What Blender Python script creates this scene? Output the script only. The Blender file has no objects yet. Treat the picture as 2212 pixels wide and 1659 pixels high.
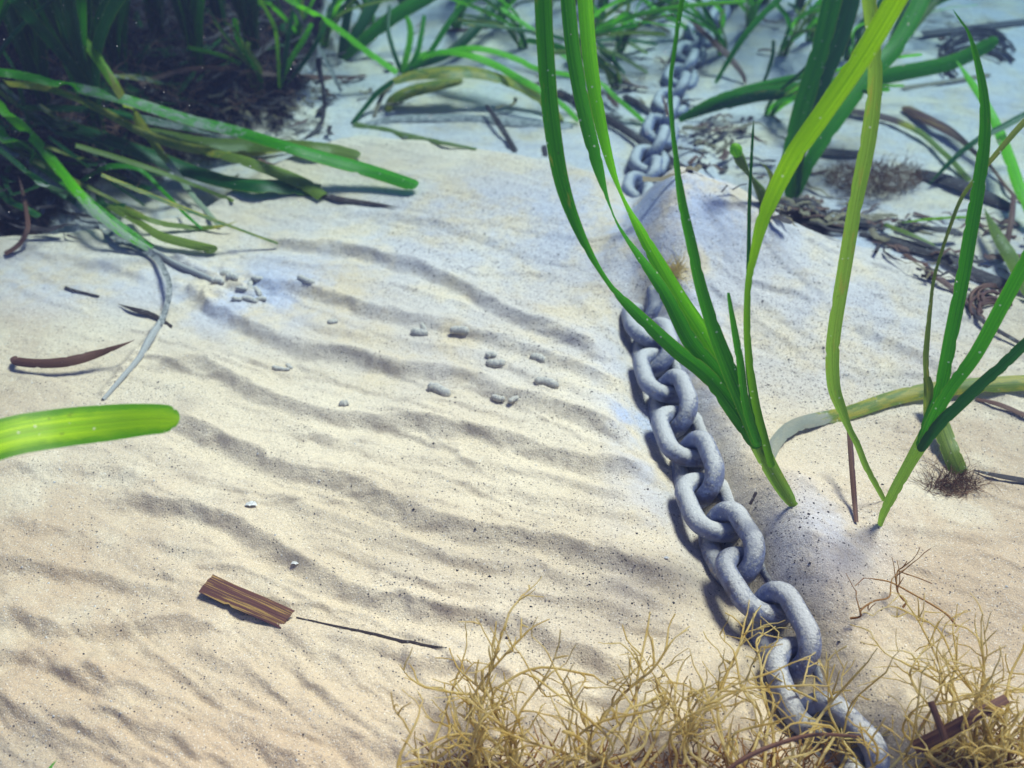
import bpy, math, random
import numpy as np
from mathutils import Vector, Matrix, Color
random.seed(7); RS = np.random.RandomState(11)
R = math.radians
S = bpy.context.scene
COL = S.collection

# ------------------------------------------------------------------ camera
CAMH, PITCH, HFOV = 0.41, 40.0, 52.0
W0, H0 = 2212.0, 1659.0                      # pixel frame the layout notes were measured in
FPX = W0 / 2 / math.tan(R(HFOV / 2))
cd = bpy.data.cameras.new('camera'); cam = bpy.data.objects.new('camera', cd); COL.objects.link(cam)
cam.location = (0, 0, CAMH); cam.rotation_euler = (R(90 - PITCH), 0, 0)
cd.sensor_width = 36; cd.lens = 18 / math.tan(R(HFOV / 2)); cd.clip_start = 0.01; cd.clip_end = 200
cd.dof.use_dof = True; cd.dof.focus_distance = 0.51; cd.dof.aperture_fstop = 9.5
S.camera = cam

# ------------------------------------------------------------------ light
SUN_EL, SUN_AZ = 62.0, 52.0                   # azimuth: degrees from +Y (away from camera) towards +X
wd = bpy.data.worlds.new('World'); S.world = wd; wd.use_nodes = True
nt = wd.node_tree; nt.nodes.clear()
sk = nt.nodes.new('ShaderNodeTexSky'); sk.sky_type = 'NISHITA'; sk.sun_disc = False
sk.sun_elevation = R(SUN_EL); sk.sun_rotation = R(SUN_AZ); sk.dust_density = 0.6
bg = nt.nodes.new('ShaderNodeBackground'); bg.inputs[1].default_value = 0.095
ow = nt.nodes.new('ShaderNodeOutputWorld')
tn = nt.nodes.new('ShaderNodeMix'); tn.data_type = 'RGBA'; tn.blend_type = 'MULTIPLY'; tn.inputs[0].default_value = 1
tn.inputs[7].default_value = (1.0, .45, .50, 1)   # light filtered by the water surface
nt.links.new(sk.outputs[0], tn.inputs[6]); nt.links.new(tn.outputs[2], bg.inputs[0]); nt.links.new(bg.outputs[0], ow.inputs[0])
sl = bpy.data.lights.new('sun', 'SUN'); sl.energy = 5.0; sl.angle = R(17); sl.color = (1.0, 0.545, 0.355)
so = bpy.data.objects.new('sun', sl); COL.objects.link(so)
sd = Vector((math.sin(R(SUN_AZ)) * math.cos(R(SUN_EL)), math.cos(R(SUN_AZ)) * math.cos(R(SUN_EL)), math.sin(R(SUN_EL))))
so.rotation_euler = sd.to_track_quat('Z', 'Y').to_euler(); so.location = sd * 3
S.view_settings.view_transform = 'Standard'; S.view_settings.look = 'None'
S.view_settings.exposure = 1.92; S.view_settings.gamma = 1.0
S.render.engine = 'CYCLES'
S.cycles.use_denoising = True
S.cycles.max_bounces = 6; S.cycles.diffuse_bounces = 3; S.cycles.transmission_bounces = 4
S.cycles.volume_bounces = 0; S.cycles.caustics_reflective = False; S.cycles.caustics_refractive = False

# ------------------------------------------------------------------ pixel -> world
cp, sp = math.cos(R(PITCH)), math.sin(R(PITCH))
def ray(u, v):
    a = (u - W0 / 2) / FPX; b = -(v - H0 / 2) / FPX
    return Vector((a, cp + b * sp, -sp + b * cp))       # camera-axis depth 1
def at_z(u, v, z=0.0):
    d = ray(u, v); t = (z - CAMH) / d.z
    return Vector((d.x * t, d.y * t, z))
def at_y(u, v, y):
    d = ray(u, v); t = y / d.y
    return Vector((d.x * t, y, CAMH + d.z * t))
def depth(p): return p.y * cp - (p.z - CAMH) * sp
CP = Vector((0, 0, CAMH))

# ------------------------------------------------------------------ noise
def _h(ix, iy, s):
    n = (ix.astype(np.int64) * 374761393 + iy.astype(np.int64) * 668265263 + s * 974711) & 0xffffffff
    n = ((n ^ (n >> 13)) * 1274126177) & 0xffffffff
    n = n ^ (n >> 16)
    return (n & 0xffff) / 65535.0
def vnoise(x, y, s=0):
    ix = np.floor(x); iy = np.floor(y); fx = x - ix; fy = y - iy
    fx = fx * fx * fx * (fx * (fx * 6 - 15) + 10); fy = fy * fy * fy * (fy * (fy * 6 - 15) + 10)
    a = _h(ix, iy, s); b = _h(ix + 1, iy, s); c = _h(ix, iy + 1, s); d = _h(ix + 1, iy + 1, s)
    return (a + (b - a) * fx) * (1 - fy) + (c + (d - c) * fx) * fy
def fbm(x, y, o=4, s=0, g=0.5):
    r = 0; a = 1; t = 0
    for i in range(o):
        r = r + a * (vnoise(x, y, s + i * 17) - 0.5); t += a; a *= g; x = x * 2.03 + 3.7; y = y * 2.03 + 1.3
    return r / t * 2
def sstep(a, b, x):
    t = np.clip((x - a) / (b - a), 0, 1); return t * t * (3 - 2 * t)

# ------------------------------------------------------------------ terrain grid
def axis(lo, hi, step, far, grow=1.09):
    core = [lo]
    while core[-1] < hi: core.append(core[-1] + step(core[-1]))
    up = [core[-1]]; d = core[-1] - core[-2]
    while up[-1] < far[1]: d *= grow; up.append(up[-1] + d)
    dn = [core[0]]; d = core[1] - core[0]
    while dn[-1] > far[0]: d *= grow; dn.append(dn[-1] - d)
    return np.array(dn[:0:-1] + core + up[1:])
XS = axis(-0.72, 0.72, lambda x: 0.00135, (-14, 14))
YS = axis(0.17, 1.35, lambda y: 0.0009 + 0.0011 * max(0, y - 0.35), (-3, 25))
GX, GY = np.meshgrid(XS, YS)

def poly_w(pts, z=0.0): return np.array([[*at_z(u, v, z).xy] for u, v in pts])
def smooth_poly(P, n=8):
    out = []
    for i in range(len(P) - 1):
        p0 = P[max(i - 1, 0)]; p1 = P[i]; p2 = P[i + 1]; p3 = P[min(i + 2, len(P) - 1)]
        for k in range(n):
            t = k / n
            out.append(0.5 * ((2 * p1) + (-p0 + p2) * t + (2 * p0 - 5 * p1 + 4 * p2 - p3) * t * t + (-p0 + 3 * p1 - 3 * p2 + p3) * t ** 3))
    out.append(P[-1]); return np.array(out)
def sdist(P, X, Y):
    """signed distance to polyline (positive on its right hand side) and position 0..1 along it"""
    best = np.full(X.shape, 1e9); sg = np.ones(X.shape); tt = np.zeros(X.shape)
    L = np.linalg.norm(np.diff(P, axis=0), axis=1); c = np.concatenate([[0], np.cumsum(L)])
    for i in range(len(P) - 1):
        ax, ay = P[i]; dx, dy = P[i + 1] - P[i]; l2 = dx * dx + dy * dy + 1e-15
        t = np.clip(((X - ax) * dx + (Y - ay) * dy) / l2, 0, 1)
        ex = X - ax - t * dx; ey = Y - ay - t * dy; d = ex * ex + ey * ey
        m = d < best
        best = np.where(m, d, best); sg = np.where(m, np.where(dx * ey - dy * ex > 0, -1, 1), sg)
        tt = np.where(m, (c[i] + t * L[i]) / c[-1], tt)
    return np.sqrt(best) * sg, tt
def blob(u, v, ru, rv, X=None, Y=None, z=0):
    """soft elliptical bump 0..1 measured in notes pixels on the ground plane"""
    X = GX if X is None else X; Y = GY if Y is None else Y
    dz = CAMH - z; Zd = Y * cp + dz * sp
    uu = W0 / 2 + X / np.maximum(Zd, .05) * FPX; vv = H0 / 2 + (dz * cp - Y * sp) / np.maximum(Zd, .05) * FPX
    q = ((uu - u) / ru) ** 2 + ((vv - v) / rv) ** 2
    return np.where(Zd > .05, np.exp(-q), 0)
# ------------------------------------------------------------------ sea bed heights
BANK = [(-400, 520), (0, 505), (200, 480), (430, 440), (560, 360), (660, 315), (760, 285), (900, 300), (1060, 330), (1200, 355), (1370, 400),
        (1480, 425), (1580, 470), (1660, 505), (1800, 520), (2000, 560), (2212, 640), (2700, 760)]
bp = smooth_poly(poly_w(BANK), 4)
bd, _ = sdist(bp, GX, GY)                      # positive = near side
inside = sstep(-0.045, 0.012, bd)
HT = -0.030 * (1 - inside)
HT += 0.006 * fbm(GX * 7, GY * 7, 3, 3) * sstep(3, 1, GY)
HT += np.where(GY > 1.4, 0.03 * fbm(GX * 1.1, GY * 1.1, 3, 5), 0) * sstep(1.4, 2.5, GY)
# mound that buries the chain, dome the chain leans on, hollows
HT += 0.041 * blob(1500, 513, 185, 75) + 0.012 * blob(1440, 600, 120, 60) + .009 * blob(1340, 600, 50, 60)
HT += 0.010 * blob(1720, 640, 190, 110)
HT += 0.015 * blob(1785, 1190, 140, 170) + 0.006 * blob(1690, 1100, 60, 60)
HT -= 0.007 * blob(1900, 850, 150, 60) + 0.004 * blob(2050, 1050, 70, 30)
HT += 0.007 * blob(2150, 1250, 200, 120)
HT += 0.008 * blob(1010, 400, 260, 90)
HT -= 0.010 * (1 - inside) * blob(1600, 330, 260, 120)
# rhizome bank at the upper left; its mask also carries the painted shade
matm = np.clip(1.25 * (blob(60, 60, 420, 260) + blob(360, -40, 300, 190) + .5 * blob(-60, 330, 150, 130)), 0, 1)
rgh = fbm(GX * 34, GY * 34, 5, 40, .6)
matm2 = sstep(0.34, 0.62, matm + 0.22 * rgh)
HT += matm2 * (0.030 + 0.016 * rgh)
HT += sstep(.5, 1.4, -GX - .05) * sstep(.7, 1.6, GY) * .12

# chain scour: a gutter along the chain's left side
CHAIN = [(1560, -260), (1600, -120), (1585, -60), (1556, 0), (1520, 60), (1487, 122), (1462, 190), (1440, 250), (1417, 310), (1398, 365), (1376, 430), (1362, 500), (1372, 575),
         (1392, 650), (1412, 735), (1446, 850), (1482, 950), (1546, 1120), (1628, 1270), (1706, 1405), (1768, 1530), (1845, 1620), (1960, 1690), (2090, 1760), (2230, 1850), (2400, 1960)]
cpw = smooth_poly(poly_w(CHAIN), 4)
cdst, ct = sdist(cpw, GX, GY)                  # positive = right hand side of the path walking towards the camera = image left
near_chain = sstep(0.50, 0.58, ct * 1.0 + .035)
HTC = HT.copy()                                # bed before scouring: the chain's level
HT -= 0.009 * near_chain * np.exp(-((cdst - 0.002) / 0.014) ** 2)
HT -= 0.009 * near_chain * np.exp(-((cdst - 0.014) / 0.020) ** 2) * (0.75 + .5 * vnoise(GX * 30, GY * 30, 9))
HT += 0.010 * near_chain * np.exp(-((cdst + 0.028) / 0.016) ** 2)
HT -= 0.006 * sstep(.43, .37, ct) * np.exp(-(cdst / 0.028) ** 2)

# sand ripples, crest lines; gentle back, steep face towards the lower left
CR = [
 ([(560, 500), (620, 522), (700, 532), (800, 556), (900, 580), (1000, 622), (1100, 676), (1250, 742), (1370, 790)], 4.2),
 ([(500, 590), (600, 618), (700, 640), (800, 668), (880, 688), (1000, 716), (1110, 752), (1250, 800), (1390, 850)], 3.6),
 ([(380, 600), (440, 650), (520, 690), (600, 730), (680, 755), (760, 768), (850, 796), (1000, 822), (1100, 862), (1250, 902), (1420, 960)], 4.6),
 ([(300, 795), (390, 785), (450, 786), (510, 815), (575, 850), (650, 884), (775, 915), (900, 930), (1050, 950), (1200, 985), (1380, 1010), (1460, 1040)], 4.4),
 ([(330, 905), (400, 915), (480, 945), (540, 975), (600, 1005), (675, 1030), (775, 1064), (880, 1110), (1000, 1150), (1150, 1165), (1300, 1195), (1420, 1240), (1550, 1290)], 4.6),
 ([(560, 955), (640, 1000), (760, 1040), (900, 1066), (1050, 1060), (1180, 1085), (1340, 1110), (1480, 1150)], 2.2),
 ([(200, 1082), (300, 1076), (400, 1090), (500, 1125), (600, 1180), (690, 1240), (760, 1268), (860, 1296), (1000, 1325), (1120, 1350), (1260, 1400), (1420, 1440)], 4.4),
 ([(640, 1130), (740, 1180), (850, 1225), (980, 1262), (1100, 1285), (1240, 1300), (1400, 1330), (1560, 1370)], 2.4),
 ([(-60, 1200), (75, 1212), (170, 1226), (260, 1246), (350, 1268), (450, 1300)], 2.6),
 ([(-60, 1300), (60, 1322), (130, 1346), (200, 1354), (280, 1350), (350, 1337), (425, 1342), (520, 1352)], 3.4),
 ([(425, 1360), (445, 1400), (500, 1432), (560, 1462), (640, 1510), (720, 1560), (830, 1610), (960, 1660)], 2.6),
 ([(-60, 1395), (75, 1400), (130, 1420), (175, 1450), (240, 1440)], 2.8),
 ([(180, 1440), (280, 1478), (350, 1506), (450, 1550), (600, 1626), (680, 1680)], 2.6),
 ([(860, 1420), (930, 1430), (1020, 1436), (1120, 1470)], 2.6),
 ([(590, 1376), (680, 1405), (750, 1442), (850, 1486), (1000, 1550), (1150, 1620)], 2.0),
 ([(-40, 1500), (80, 1530), (200, 1590), (330, 1660), (420, 1720)], 2.0),
 ([(-40, 1010), (80, 1000), (200, 1010), (320, 1040)], 1.8),
 ([(700, 450), (850, 470), (1000, 510), (1150, 560), (1290, 590)], 1.6),
 ([(-40, 560), (100, 545), (220, 560), (330, 600)], 2.0),
 ([(1240, 640), (1310, 700), (1370, 740)], 1.8),
 ([(600, 700), (720, 715), (860, 742), (1000, 776), (1130, 815), (1260, 850), (1400, 890)], 1.6),
 ([(520, 870), (640, 930), (760, 985), (900, 1010), (1060, 1010), (1220, 1040), (1400, 1085)], 2.0),
 ([(560, 1060), (660, 1100), (780, 1140), (900, 1180), (1040, 1215), (1180, 1235), (1330, 1262), (1500, 1320)], 2.4),
 ([(300, 1150), (420, 1185), (520, 1240), (620, 1300), (700, 1330)], 1.8),
 ([(0, 1120), (100, 1135), (220, 1165), (330, 1215), (420, 1250)], 1.6),
 ([(300, 1392), (400, 1440), (520, 1500), (640, 1560), (760, 1610), (850, 1670)], 1.8),
 ([(0, 1450), (110, 1490), (230, 1540), (340, 1590), (450, 1650)], 1.8),
 ([(700, 1400), (820, 1440), (940, 1490), (1080, 1540), (1200, 1590)], 1.6),
 ([(1830, 700), (1950, 740), (2080, 800), (2212, 870)], 2.0),
 ([(1850, 1180), (1990, 1165), (2120, 1180), (2260, 1160)], 2.0),
]
wx = GX + 0.0042 * fbm(GX * 14, GY * 14, 3, 71); wy = GY + 0.0042 * fbm(GX * 14 + 9, GY * 14, 3, 73)
wx += 0.0022 * fbm(GX * 90, GY * 90, 2, 75); wy += 0.0022 * fbm(GX * 90 + 5, GY * 90, 2, 77)
rc_ = random.Random(17)
CW = {}
def crease(u0, u1, v0, v1, sl, ln, amp, w, n):
    for i in range(n):
        u = rc_.uniform(u0, u1); v = rc_.uniform(v0, v1); L_ = rc_.uniform(*ln); s_ = rc_.uniform(*sl); b = rc_.uniform(-.12, .12) * L_; q = rc_.uniform(-.05, .05) * L_
        CW[len(CR)] = rc_.uniform(*w)
        CR.append(([(u + L_ * t, v + L_ * t * s_ + b * t * t + q * math.sin(t * 6)) for t in (0, .2, .4, .6, .8, 1)], rc_.uniform(*amp)))
crease(-80, 850, 1330, 1640, (.42, .75), (180, 480), (.9, 2.0), (.0026, .0045), 46)
crease(250, 1200, 700, 1300, (.16, .42), (200, 600), (1.2, 2.6), (.0025, .0045), 44)
crease(1000, 1350, 1250, 1500, (.2, .5), (120, 300), (.8, 1.6), (.0025, .0045), 14)
crease(500, 1200, 430, 660, (.12, .35), (120, 380), (.9, 1.8), (.003, .005), 14)
crease(1380, 1750, 440, 660, (.15, .8), (80, 240), (1.0, 2.4), (.003, .006), 18)
crease(1700, 2150, 620, 1350, (.05, .4), (100, 300), (1.0, 2.2), (.003, .006), 22)
for k, (pts, A) in enumerate(CR):
    P = smooth_poly(poly_w(pts), 5)
    mg = .06 if k not in CW else .03
    x0, y0 = P.min(0) - mg; x1, y1 = P.max(0) + mg
    i0, i1 = np.searchsorted(XS, [x0, x1]); j0, j1 = np.searchsorted(YS, [y0, y1])
    sl_ = (slice(j0, j1), slice(i0, i1))
    d, t = sdist(P, wx[sl_], wy[sl_])
    env = sstep(0, .10, t) * sstep(1, .90, t) * (0.90 + .2 * vnoise(t * 4 + k, t * 0, 80 + k))
    back = np.exp(-np.maximum(-d, 0) / (0.016 if k not in CW else CW[k] * 1.6)); w = CW.get(k, 0.0068 + 0.0022 * A / 4)
    face = (1 - sstep(-.0004, w, d)) * .5 + .5 * np.clip(1 - d / (w * 1.1), 0, 1) ** 1.5
    trough = -0.22 * np.exp(-((d - w * 1.15) / 0.006) ** 2)
    ed = np.where((t <= 0) | (t >= 1), np.exp(-(d / .01) ** 2), 1)
    HT[sl_] += A * (0.00072 if k in CW else 0.00145 if A > 2.5 else .0012) * env * (np.where(d < 0, back, face) + trough) * ed
# finer streaks between the main crests, swinging to a steeper slant towards the lower left
def streak(ang, fa, fb, s, o=3):
    c, s_ = math.cos(R(ang)), math.sin(R(ang))
    return fbm((wx * c + wy * s_) * fa, (-wx * s_ + wy * c) * fb, o, s)
bl = np.clip(blob(150, 1560, 620, 330) + blob(800, 1600, 330, 200), 0, 1)
mid = np.clip(1 - blob(1700, 600, 450, 380) - bl, 0, 1) * inside
HT += 0.0007 * mid * streak(-27, 4, 62, 101) + .0008 * mid * streak(-27, 9, 160, 103)
HT += 0.0015 * bl * streak(-38, 3, 85, 111) + 0.0017 * bl * streak(-39, 5, 200, 113) + 0.0008 * bl * streak(-41, 10, 420, 115)
HT += 0.0022 * (1 - mid) * inside * streak(-14, 16, 60, 121)
HT += 0.0004 * streak(-25, 60, 160, 131) + 0.00035 * fbm(GX * 330, GY * 330, 2, 141)
HT += (1 - inside) * 0.003 * streak(-5, 12, 40, 151)
HT += 0.004 * blob(500, 620, 110, 60) * (vnoise(GX * 170, GY * 170, 160) - .3)
HT += .005 * blob(1716, 1100, 46, 22) + .004 * blob(1905, 1130, 34, 22) + .003 * blob(1912, 1085, 24, 14)
HT += .010 * blob(1400, 600, 44, 40) + .006 * blob(1345, 545, 40, 40)
HT += .0022 * np.exp(-(sdist(smooth_poly(poly_w([(610, 1352), (700, 1366), (800, 1388), (900, 1412), (1000, 1428)]), 4), GX, GY)[0] / .005) ** 2)
# silted stalk ridge at left
def ridge(pts, w, a):
    global HT
    P = smooth_poly(poly_w(pts), 4)
    d, t = sdist(P, GX, GY)
    HT += a * np.exp(-(d / w) ** 2) * sstep(0, .1, t) * sstep(1, .9, t) * (.6 + .8 * vnoise(GX * 300, GY * 300, 171))
ridge([(370, 545), (430, 580), (500, 615), (560, 640)], 0.004, 0.0035)
ridge([(360, 690), (310, 750), (270, 800), (215, 868)], 0.0035, 0.003)

def Hgt(x, y):
    i = int(np.clip(np.searchsorted(XS, x) - 1, 0, len(XS) - 2)); j = int(np.clip(np.searchsorted(YS, y) - 1, 0, len(YS) - 2))
    fx = (x - XS[i]) / (XS[i + 1] - XS[i]); fy = (y - YS[j]) / (YS[j + 1] - YS[j])
    return float((HT[j, i] * (1 - fx) + HT[j, i + 1] * fx) * (1 - fy) + (HT[j + 1, i] * (1 - fx) + HT[j + 1, i + 1] * fx) * fy)
def on(u, v, h=0.0):
    """point at height h above the sea bed seen at notes pixel (u, v)"""
    d = ray(u, v); lo = 0.25; p = CP + d * lo
    step = 0.004
    while p.z > Hgt(p.x, p.y) + h and lo < 6: lo += step; p = CP + d * lo; step = 0.004 if lo < 2 else .02
    a, b = lo - step, lo
    for _ in range(12):
        m = (a + b) / 2; p = CP + d * m
        if p.z > Hgt(p.x, p.y) + h: a = m
        else: b = m
    return p

# ------------------------------------------------------------------ node helpers
def mat(name):
    m = bpy.data.materials.new(name); m.use_nodes = True; m.node_tree.nodes.clear(); return m
class N:
    def __init__(s, m): s.t = m.node_tree
    def n(s, ty, **k):
        x = s.t.nodes.new('ShaderNode' + ty)
        for a, b in k.items(): setattr(x, a, b)
        return x
    def l(s, a, b): s.t.links.new(a, b)
    def put(s, sock, v):
        if isinstance(v, bpy.types.NodeSocket): s.l(v, sock)
        elif v is not None: sock.default_value = v
    def math(s, op, a, b=None, c=None, clamp=False):
        x = s.n('Math', operation=op, use_clamp=clamp)
        s.put(x.inputs[0], a); s.put(x.inputs[1], b); s.put(x.inputs[2], c); return x.outputs[0]
    def mix(s, f, a, b):
        x = s.n('Mix', data_type='RGBA'); s.put(x.inputs[0], f); s.put(x.inputs[6], a); s.put(x.inputs[7], b); return x.outputs[2]
    def noise(s, v, sc, det=3, rough=.5):
        x = s.n('TexNoise'); s.put(x.inputs['Vector'], v); x.inputs['Scale'].default_value = sc
        x.inputs['Detail'].default_value = det; x.inputs['Roughness'].default_value = rough; return x.outputs[0]
    def map(s, v, sc=(1, 1, 1), loc=(0, 0, 0), rot=(0, 0, 0)):
        x = s.n('Mapping'); s.put(x.inputs[0], v); x.inputs[1].default_value = loc; x.inputs[2].default_value = rot; x.inputs[3].default_value = sc; return x.outputs[0]
    def ramp(s, f, a, b):
        x = s.n('MapRange', interpolation_type='SMOOTHSTEP'); s.put(x.inputs[0], f); x.inputs[1].default_value = a; x.inputs[2].default_value = b; return x.outputs[0]
    def attr(s, nm): return s.n('Attribute', attribute_name=nm).outputs['Fac']
    def coord(s, k='Object'): return s.n('TexCoord').outputs[k]
    def bump(s, h, d, st=1, nrm=None):
        x = s.n('Bump'); s.put(x.inputs['Height'], h); x.inputs['Distance'].default_value = d; x.inputs['Strength'].default_value = st
        if nrm is not None: s.l(nrm, x.inputs['Normal'])
        return x.outputs[0]
    def bsdf(s, col, rough=.7, nrm=None, spec=.3, sss=0):
        x = s.n('BsdfPrincipled'); s.put(x.inputs['Base Color'], col); s.put(x.inputs['Roughness'], rough)
        x.inputs['Specular IOR Level'].default_value = spec
        if nrm is not None: s.l(nrm, x.inputs['Normal'])
        return x.outputs[0]
    def out(s, sh): o = s.n('OutputMaterial'); s.l(sh, o.inputs[0])
def c4(r, g, b): return (r, g, b, 1)

# ------------------------------------------------------------------ sea bed
def make_sand():
    m = mat('sand'); k = N(m); P = k.coord('Object')
    big = k.noise(P, 6, 4); medi = k.noise(P, 45, 5, .6); fine = k.noise(P, 900, 3, .7)
    col = k.mix(k.ramp(big, .38, .62), c4(.62, .50, .345), c4(.72, .60, .435))
    col = k.mix(k.math('MULTIPLY', k.ramp(medi, .5, .72), .45), col, c4(.46, .38, .29))
    tan_falloff = k.math('MULTIPLY', k.attr('tan_falloff'), k.ramp(k.noise(P, 14, 5, .65), .26, .56))
    col = k.mix(tan_falloff, col, c4(.50, .36, .235))  # tan sand, plus the uneven light's falloff painted in as darker edges
    silt = k.math('MULTIPLY', k.attr('silt'), k.ramp(k.noise(P, 22, 6, .65), .34, .60))  # on the sea bed this mask carries silt and painted haze tint
    col = k.mix(silt, col, c4(.42, .46, .59))  # blue grey silt, doubling as haze tint painted on the farther sand
    # grains: bright and dark
    col = k.mix(k.math('MULTIPLY', k.ramp(fine, .48, .66), .65), col, c4(.33, .27, .22))
    col = k.mix(k.math('MULTIPLY', k.ramp(k.noise(P, 1300, 2, .5), .60, .70), .55), col, c4(.86, .82, .74))
    sp = k.math('ADD', k.attr('speck'), .15)
    for sc, th, wgt in ((620, .17, .85), (330, .11, .9)):
        v = k.n('TexVoronoi'); k.l(P, v.inputs['Vector']); v.inputs['Scale'].default_value = sc
        rnd = k.n('SeparateColor'); k.l(v.outputs['Color'], rnd.inputs[0])
        lim = k.math('MULTIPLY', k.ramp(k.math('ADD', k.math('MULTIPLY', rnd.outputs[0], .6), k.math('ADD', k.math('MULTIPLY', sp, .40), k.math('MULTIPLY', k.noise(P, 30, 3), .5))), .78, 1.0), th * 1.6)
        f = k.math('MULTIPLY', k.math('LESS_THAN', v.outputs['Distance'], lim), wgt)
        col = k.mix(f, col, c4(.055, .05, .06))
    # detritus, with the dark bed's shade painted into the same dark colour
    mt = k.ramp(k.math('ADD', k.attr('matter_shade'), k.math('MULTIPLY', k.math('SUBTRACT', k.noise(P, 60, 6, .7), .5), .9)), .35, .62)
    dark = k.mix(k.ramp(k.noise(P, 130, 5, .7), .4, .7), c4(.012, .010, .018), c4(.085, .045, .040))
    col = k.mix(mt, col, dark)
    h = k.math('ADD', k.math('MULTIPLY', k.noise(P, 1100, 4, .7), .7), k.math('MULTIPLY', k.noise(P, 240, 4, .6), 1.0))
    h = k.math('ADD', h, k.math('MULTIPLY', k.math('MULTIPLY', mt, k.noise(P, 90, 6, .7)), 6))
    k.out(k.bsdf(col, .9, k.bump(h, .0011, .9), .15)); return m
def grid_mesh():
    ny, nx = GX.shape
    co = np.stack([GX, GY, HT], -1).reshape(-1, 3).astype(np.float32)
    i = np.arange(nx - 1)[None, :] + np.arange(ny - 1)[:, None] * nx
    f = np.stack([i, i + 1, i + 1 + nx, i + nx], -1).reshape(-1).astype(np.int32)
    me = bpy.data.meshes.new('sandy_sea_bed'); nf = len(f) // 4
    me.vertices.add(len(co)); me.vertices.foreach_set('co', co.reshape(-1))
    me.loops.add(len(f)); me.loops.foreach_set('vertex_index', f)
    me.polygons.add(nf); me.polygons.foreach_set('loop_start', np.arange(nf, dtype=np.int32) * 4)
    me.polygons.foreach_set('use_smooth', np.ones(nf, dtype=bool))
    me.update()
    for nm, a in (('silt', SILT_HAZE), ('tan_falloff', TAN_FALLOFF), ('speck', SPECK), ('matter_shade', MATTER_SHADE)):
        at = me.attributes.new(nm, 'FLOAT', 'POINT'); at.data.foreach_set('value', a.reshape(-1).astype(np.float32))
    return me
SILT_HAZE = np.clip(.9 * blob(1500, 480, 300, 130) + .55 * blob(1760, 1210, 130, 120) + .8 * blob(530, 640, 200, 90) + .7 * blob(1370, 900, 60, 40) + .7 * blob(1440, 900, 130, 300)
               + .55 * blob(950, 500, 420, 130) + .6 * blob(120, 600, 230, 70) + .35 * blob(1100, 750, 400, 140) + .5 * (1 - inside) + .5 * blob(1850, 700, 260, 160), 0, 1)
SPECK = np.clip(.8 * blob(1100, 480, 330, 170) + .9 * blob(1800, 760, 330, 170) + .5 * blob(1200, 750, 220, 160) + .5 * blob(1250, 1250, 350, 150)
                + .2 + .3 * (1 - inside) + .6 * blob(1950, 880, 90, 40), 0, 1)
MATTER_SHADE = np.clip(matm2 * 1.1 + .75 * blob(1600, 380, 190, 70) * (1 - inside) + .6 * blob(1740, 440, 130, 40) * (1 - inside) + .42 * blob(640, 205, 120, 36) * (1 - inside)
                 + .5 * blob(2060, 1048, 60, 24) + .45 * blob(1330, 195, 150, 40) * (1 - inside) + .5 * blob(330, 250, 180, 110) + .45 * blob(1900, -10, 500, 50)
                 + .5 * blob(40, 440, 110, 70) + .55 * blob(2110, 640, 70, 40) + .45 * blob(1880, 400, 90, 22), 0, 1.2)
TAN_FALLOFF = np.clip(.25 + .85 * blob(40, 1300, 420, 330) + .9 * blob(2150, 1250, 330, 330) + .6 * blob(700, 1640, 700, 130) + .5 * blob(2100, 900, 250, 150) + .5 * blob(0, 700, 200, 250) - .35 * blob(1000, 1000, 500, 260) - .4 * (GY > .8), 0, .95)
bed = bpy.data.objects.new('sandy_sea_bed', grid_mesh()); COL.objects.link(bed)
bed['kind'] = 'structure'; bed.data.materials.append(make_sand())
bed['label'] = 'rippled pale sand of the sea bed with grey silt patches, haze and shade painted in'
# ------------------------------------------------------------------ object helpers
def tag(o, label, cat, group=None, kind=None):
    o['label'] = label; o['category'] = cat
    if group: o['group'] = group
    if kind: o['kind'] = kind
    return o
def empty(name, loc, label, cat, group=None):
    o = bpy.data.objects.new(name, None); o.empty_display_size = .01; COL.objects.link(o); o.location = loc
    return tag(o, label, cat, group)
def link(name, me, m, parent=None):
    o = bpy.data.objects.new(name, me); COL.objects.link(o)
    if m is not None and not me.materials: me.materials.append(m)
    if parent is not None:
        o.parent = parent; o.matrix_parent_inverse = Matrix.Translation(-parent.location)
    return o
class MB:
    def __init__(s): s.v = []; s.f = []; s.uv = []; s.at = {}
    def add(s, vs, fs, uvs=None, **at):
        o = len(s.v); s.v += [tuple(x) for x in vs]; s.f += [tuple(i + o for i in f) for f in fs]
        s.uv += uvs if uvs else [(0, 0)] * len(vs)
        for k in ('age', 'silt'): s.at.setdefault(k, []).extend(at.get(k, [0.0] * len(vs)))
    def mesh(s, name, smooth=True):
        me = bpy.data.meshes.new(name); me.from_pydata(s.v, [], s.f); me.update()
        uv = me.uv_layers.new(name='UVMap')
        li = np.zeros(len(me.loops), dtype=np.int32); me.loops.foreach_get('vertex_index', li)
        uv.data.foreach_set('uv', np.array(s.uv, dtype=np.float32)[li].reshape(-1))
        for k, a in s.at.items():
            t = me.attributes.new(k, 'FLOAT', 'POINT'); t.data.foreach_set('value', np.array(a, dtype=np.float32))
        if smooth: me.polygons.foreach_set('use_smooth', np.ones(len(me.polygons), dtype=bool))
        return me
def cr(P, n):
    """catmull-rom through tuples (any length)"""
    P = [np.array(p, float) for p in P]; out = []
    for i in range(len(P) - 1):
        p0 = P[i - 1] if i else 2 * P[0] - P[1]; p1 = P[i]; p2 = P[i + 1]; p3 = P[i + 2] if i + 2 < len(P) else 2 * P[-1] - P[-2]
        for k in range(n):
            t = k / n
            out.append(.5 * (2 * p1 + (p2 - p0) * t + (2 * p0 - 5 * p1 + 4 * p2 - p3) * t * t + (3 * p1 - p0 - 3 * p2 + p3) * t ** 3))
    out.append(P[-1]); return out
LEAFN = [0]
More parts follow.
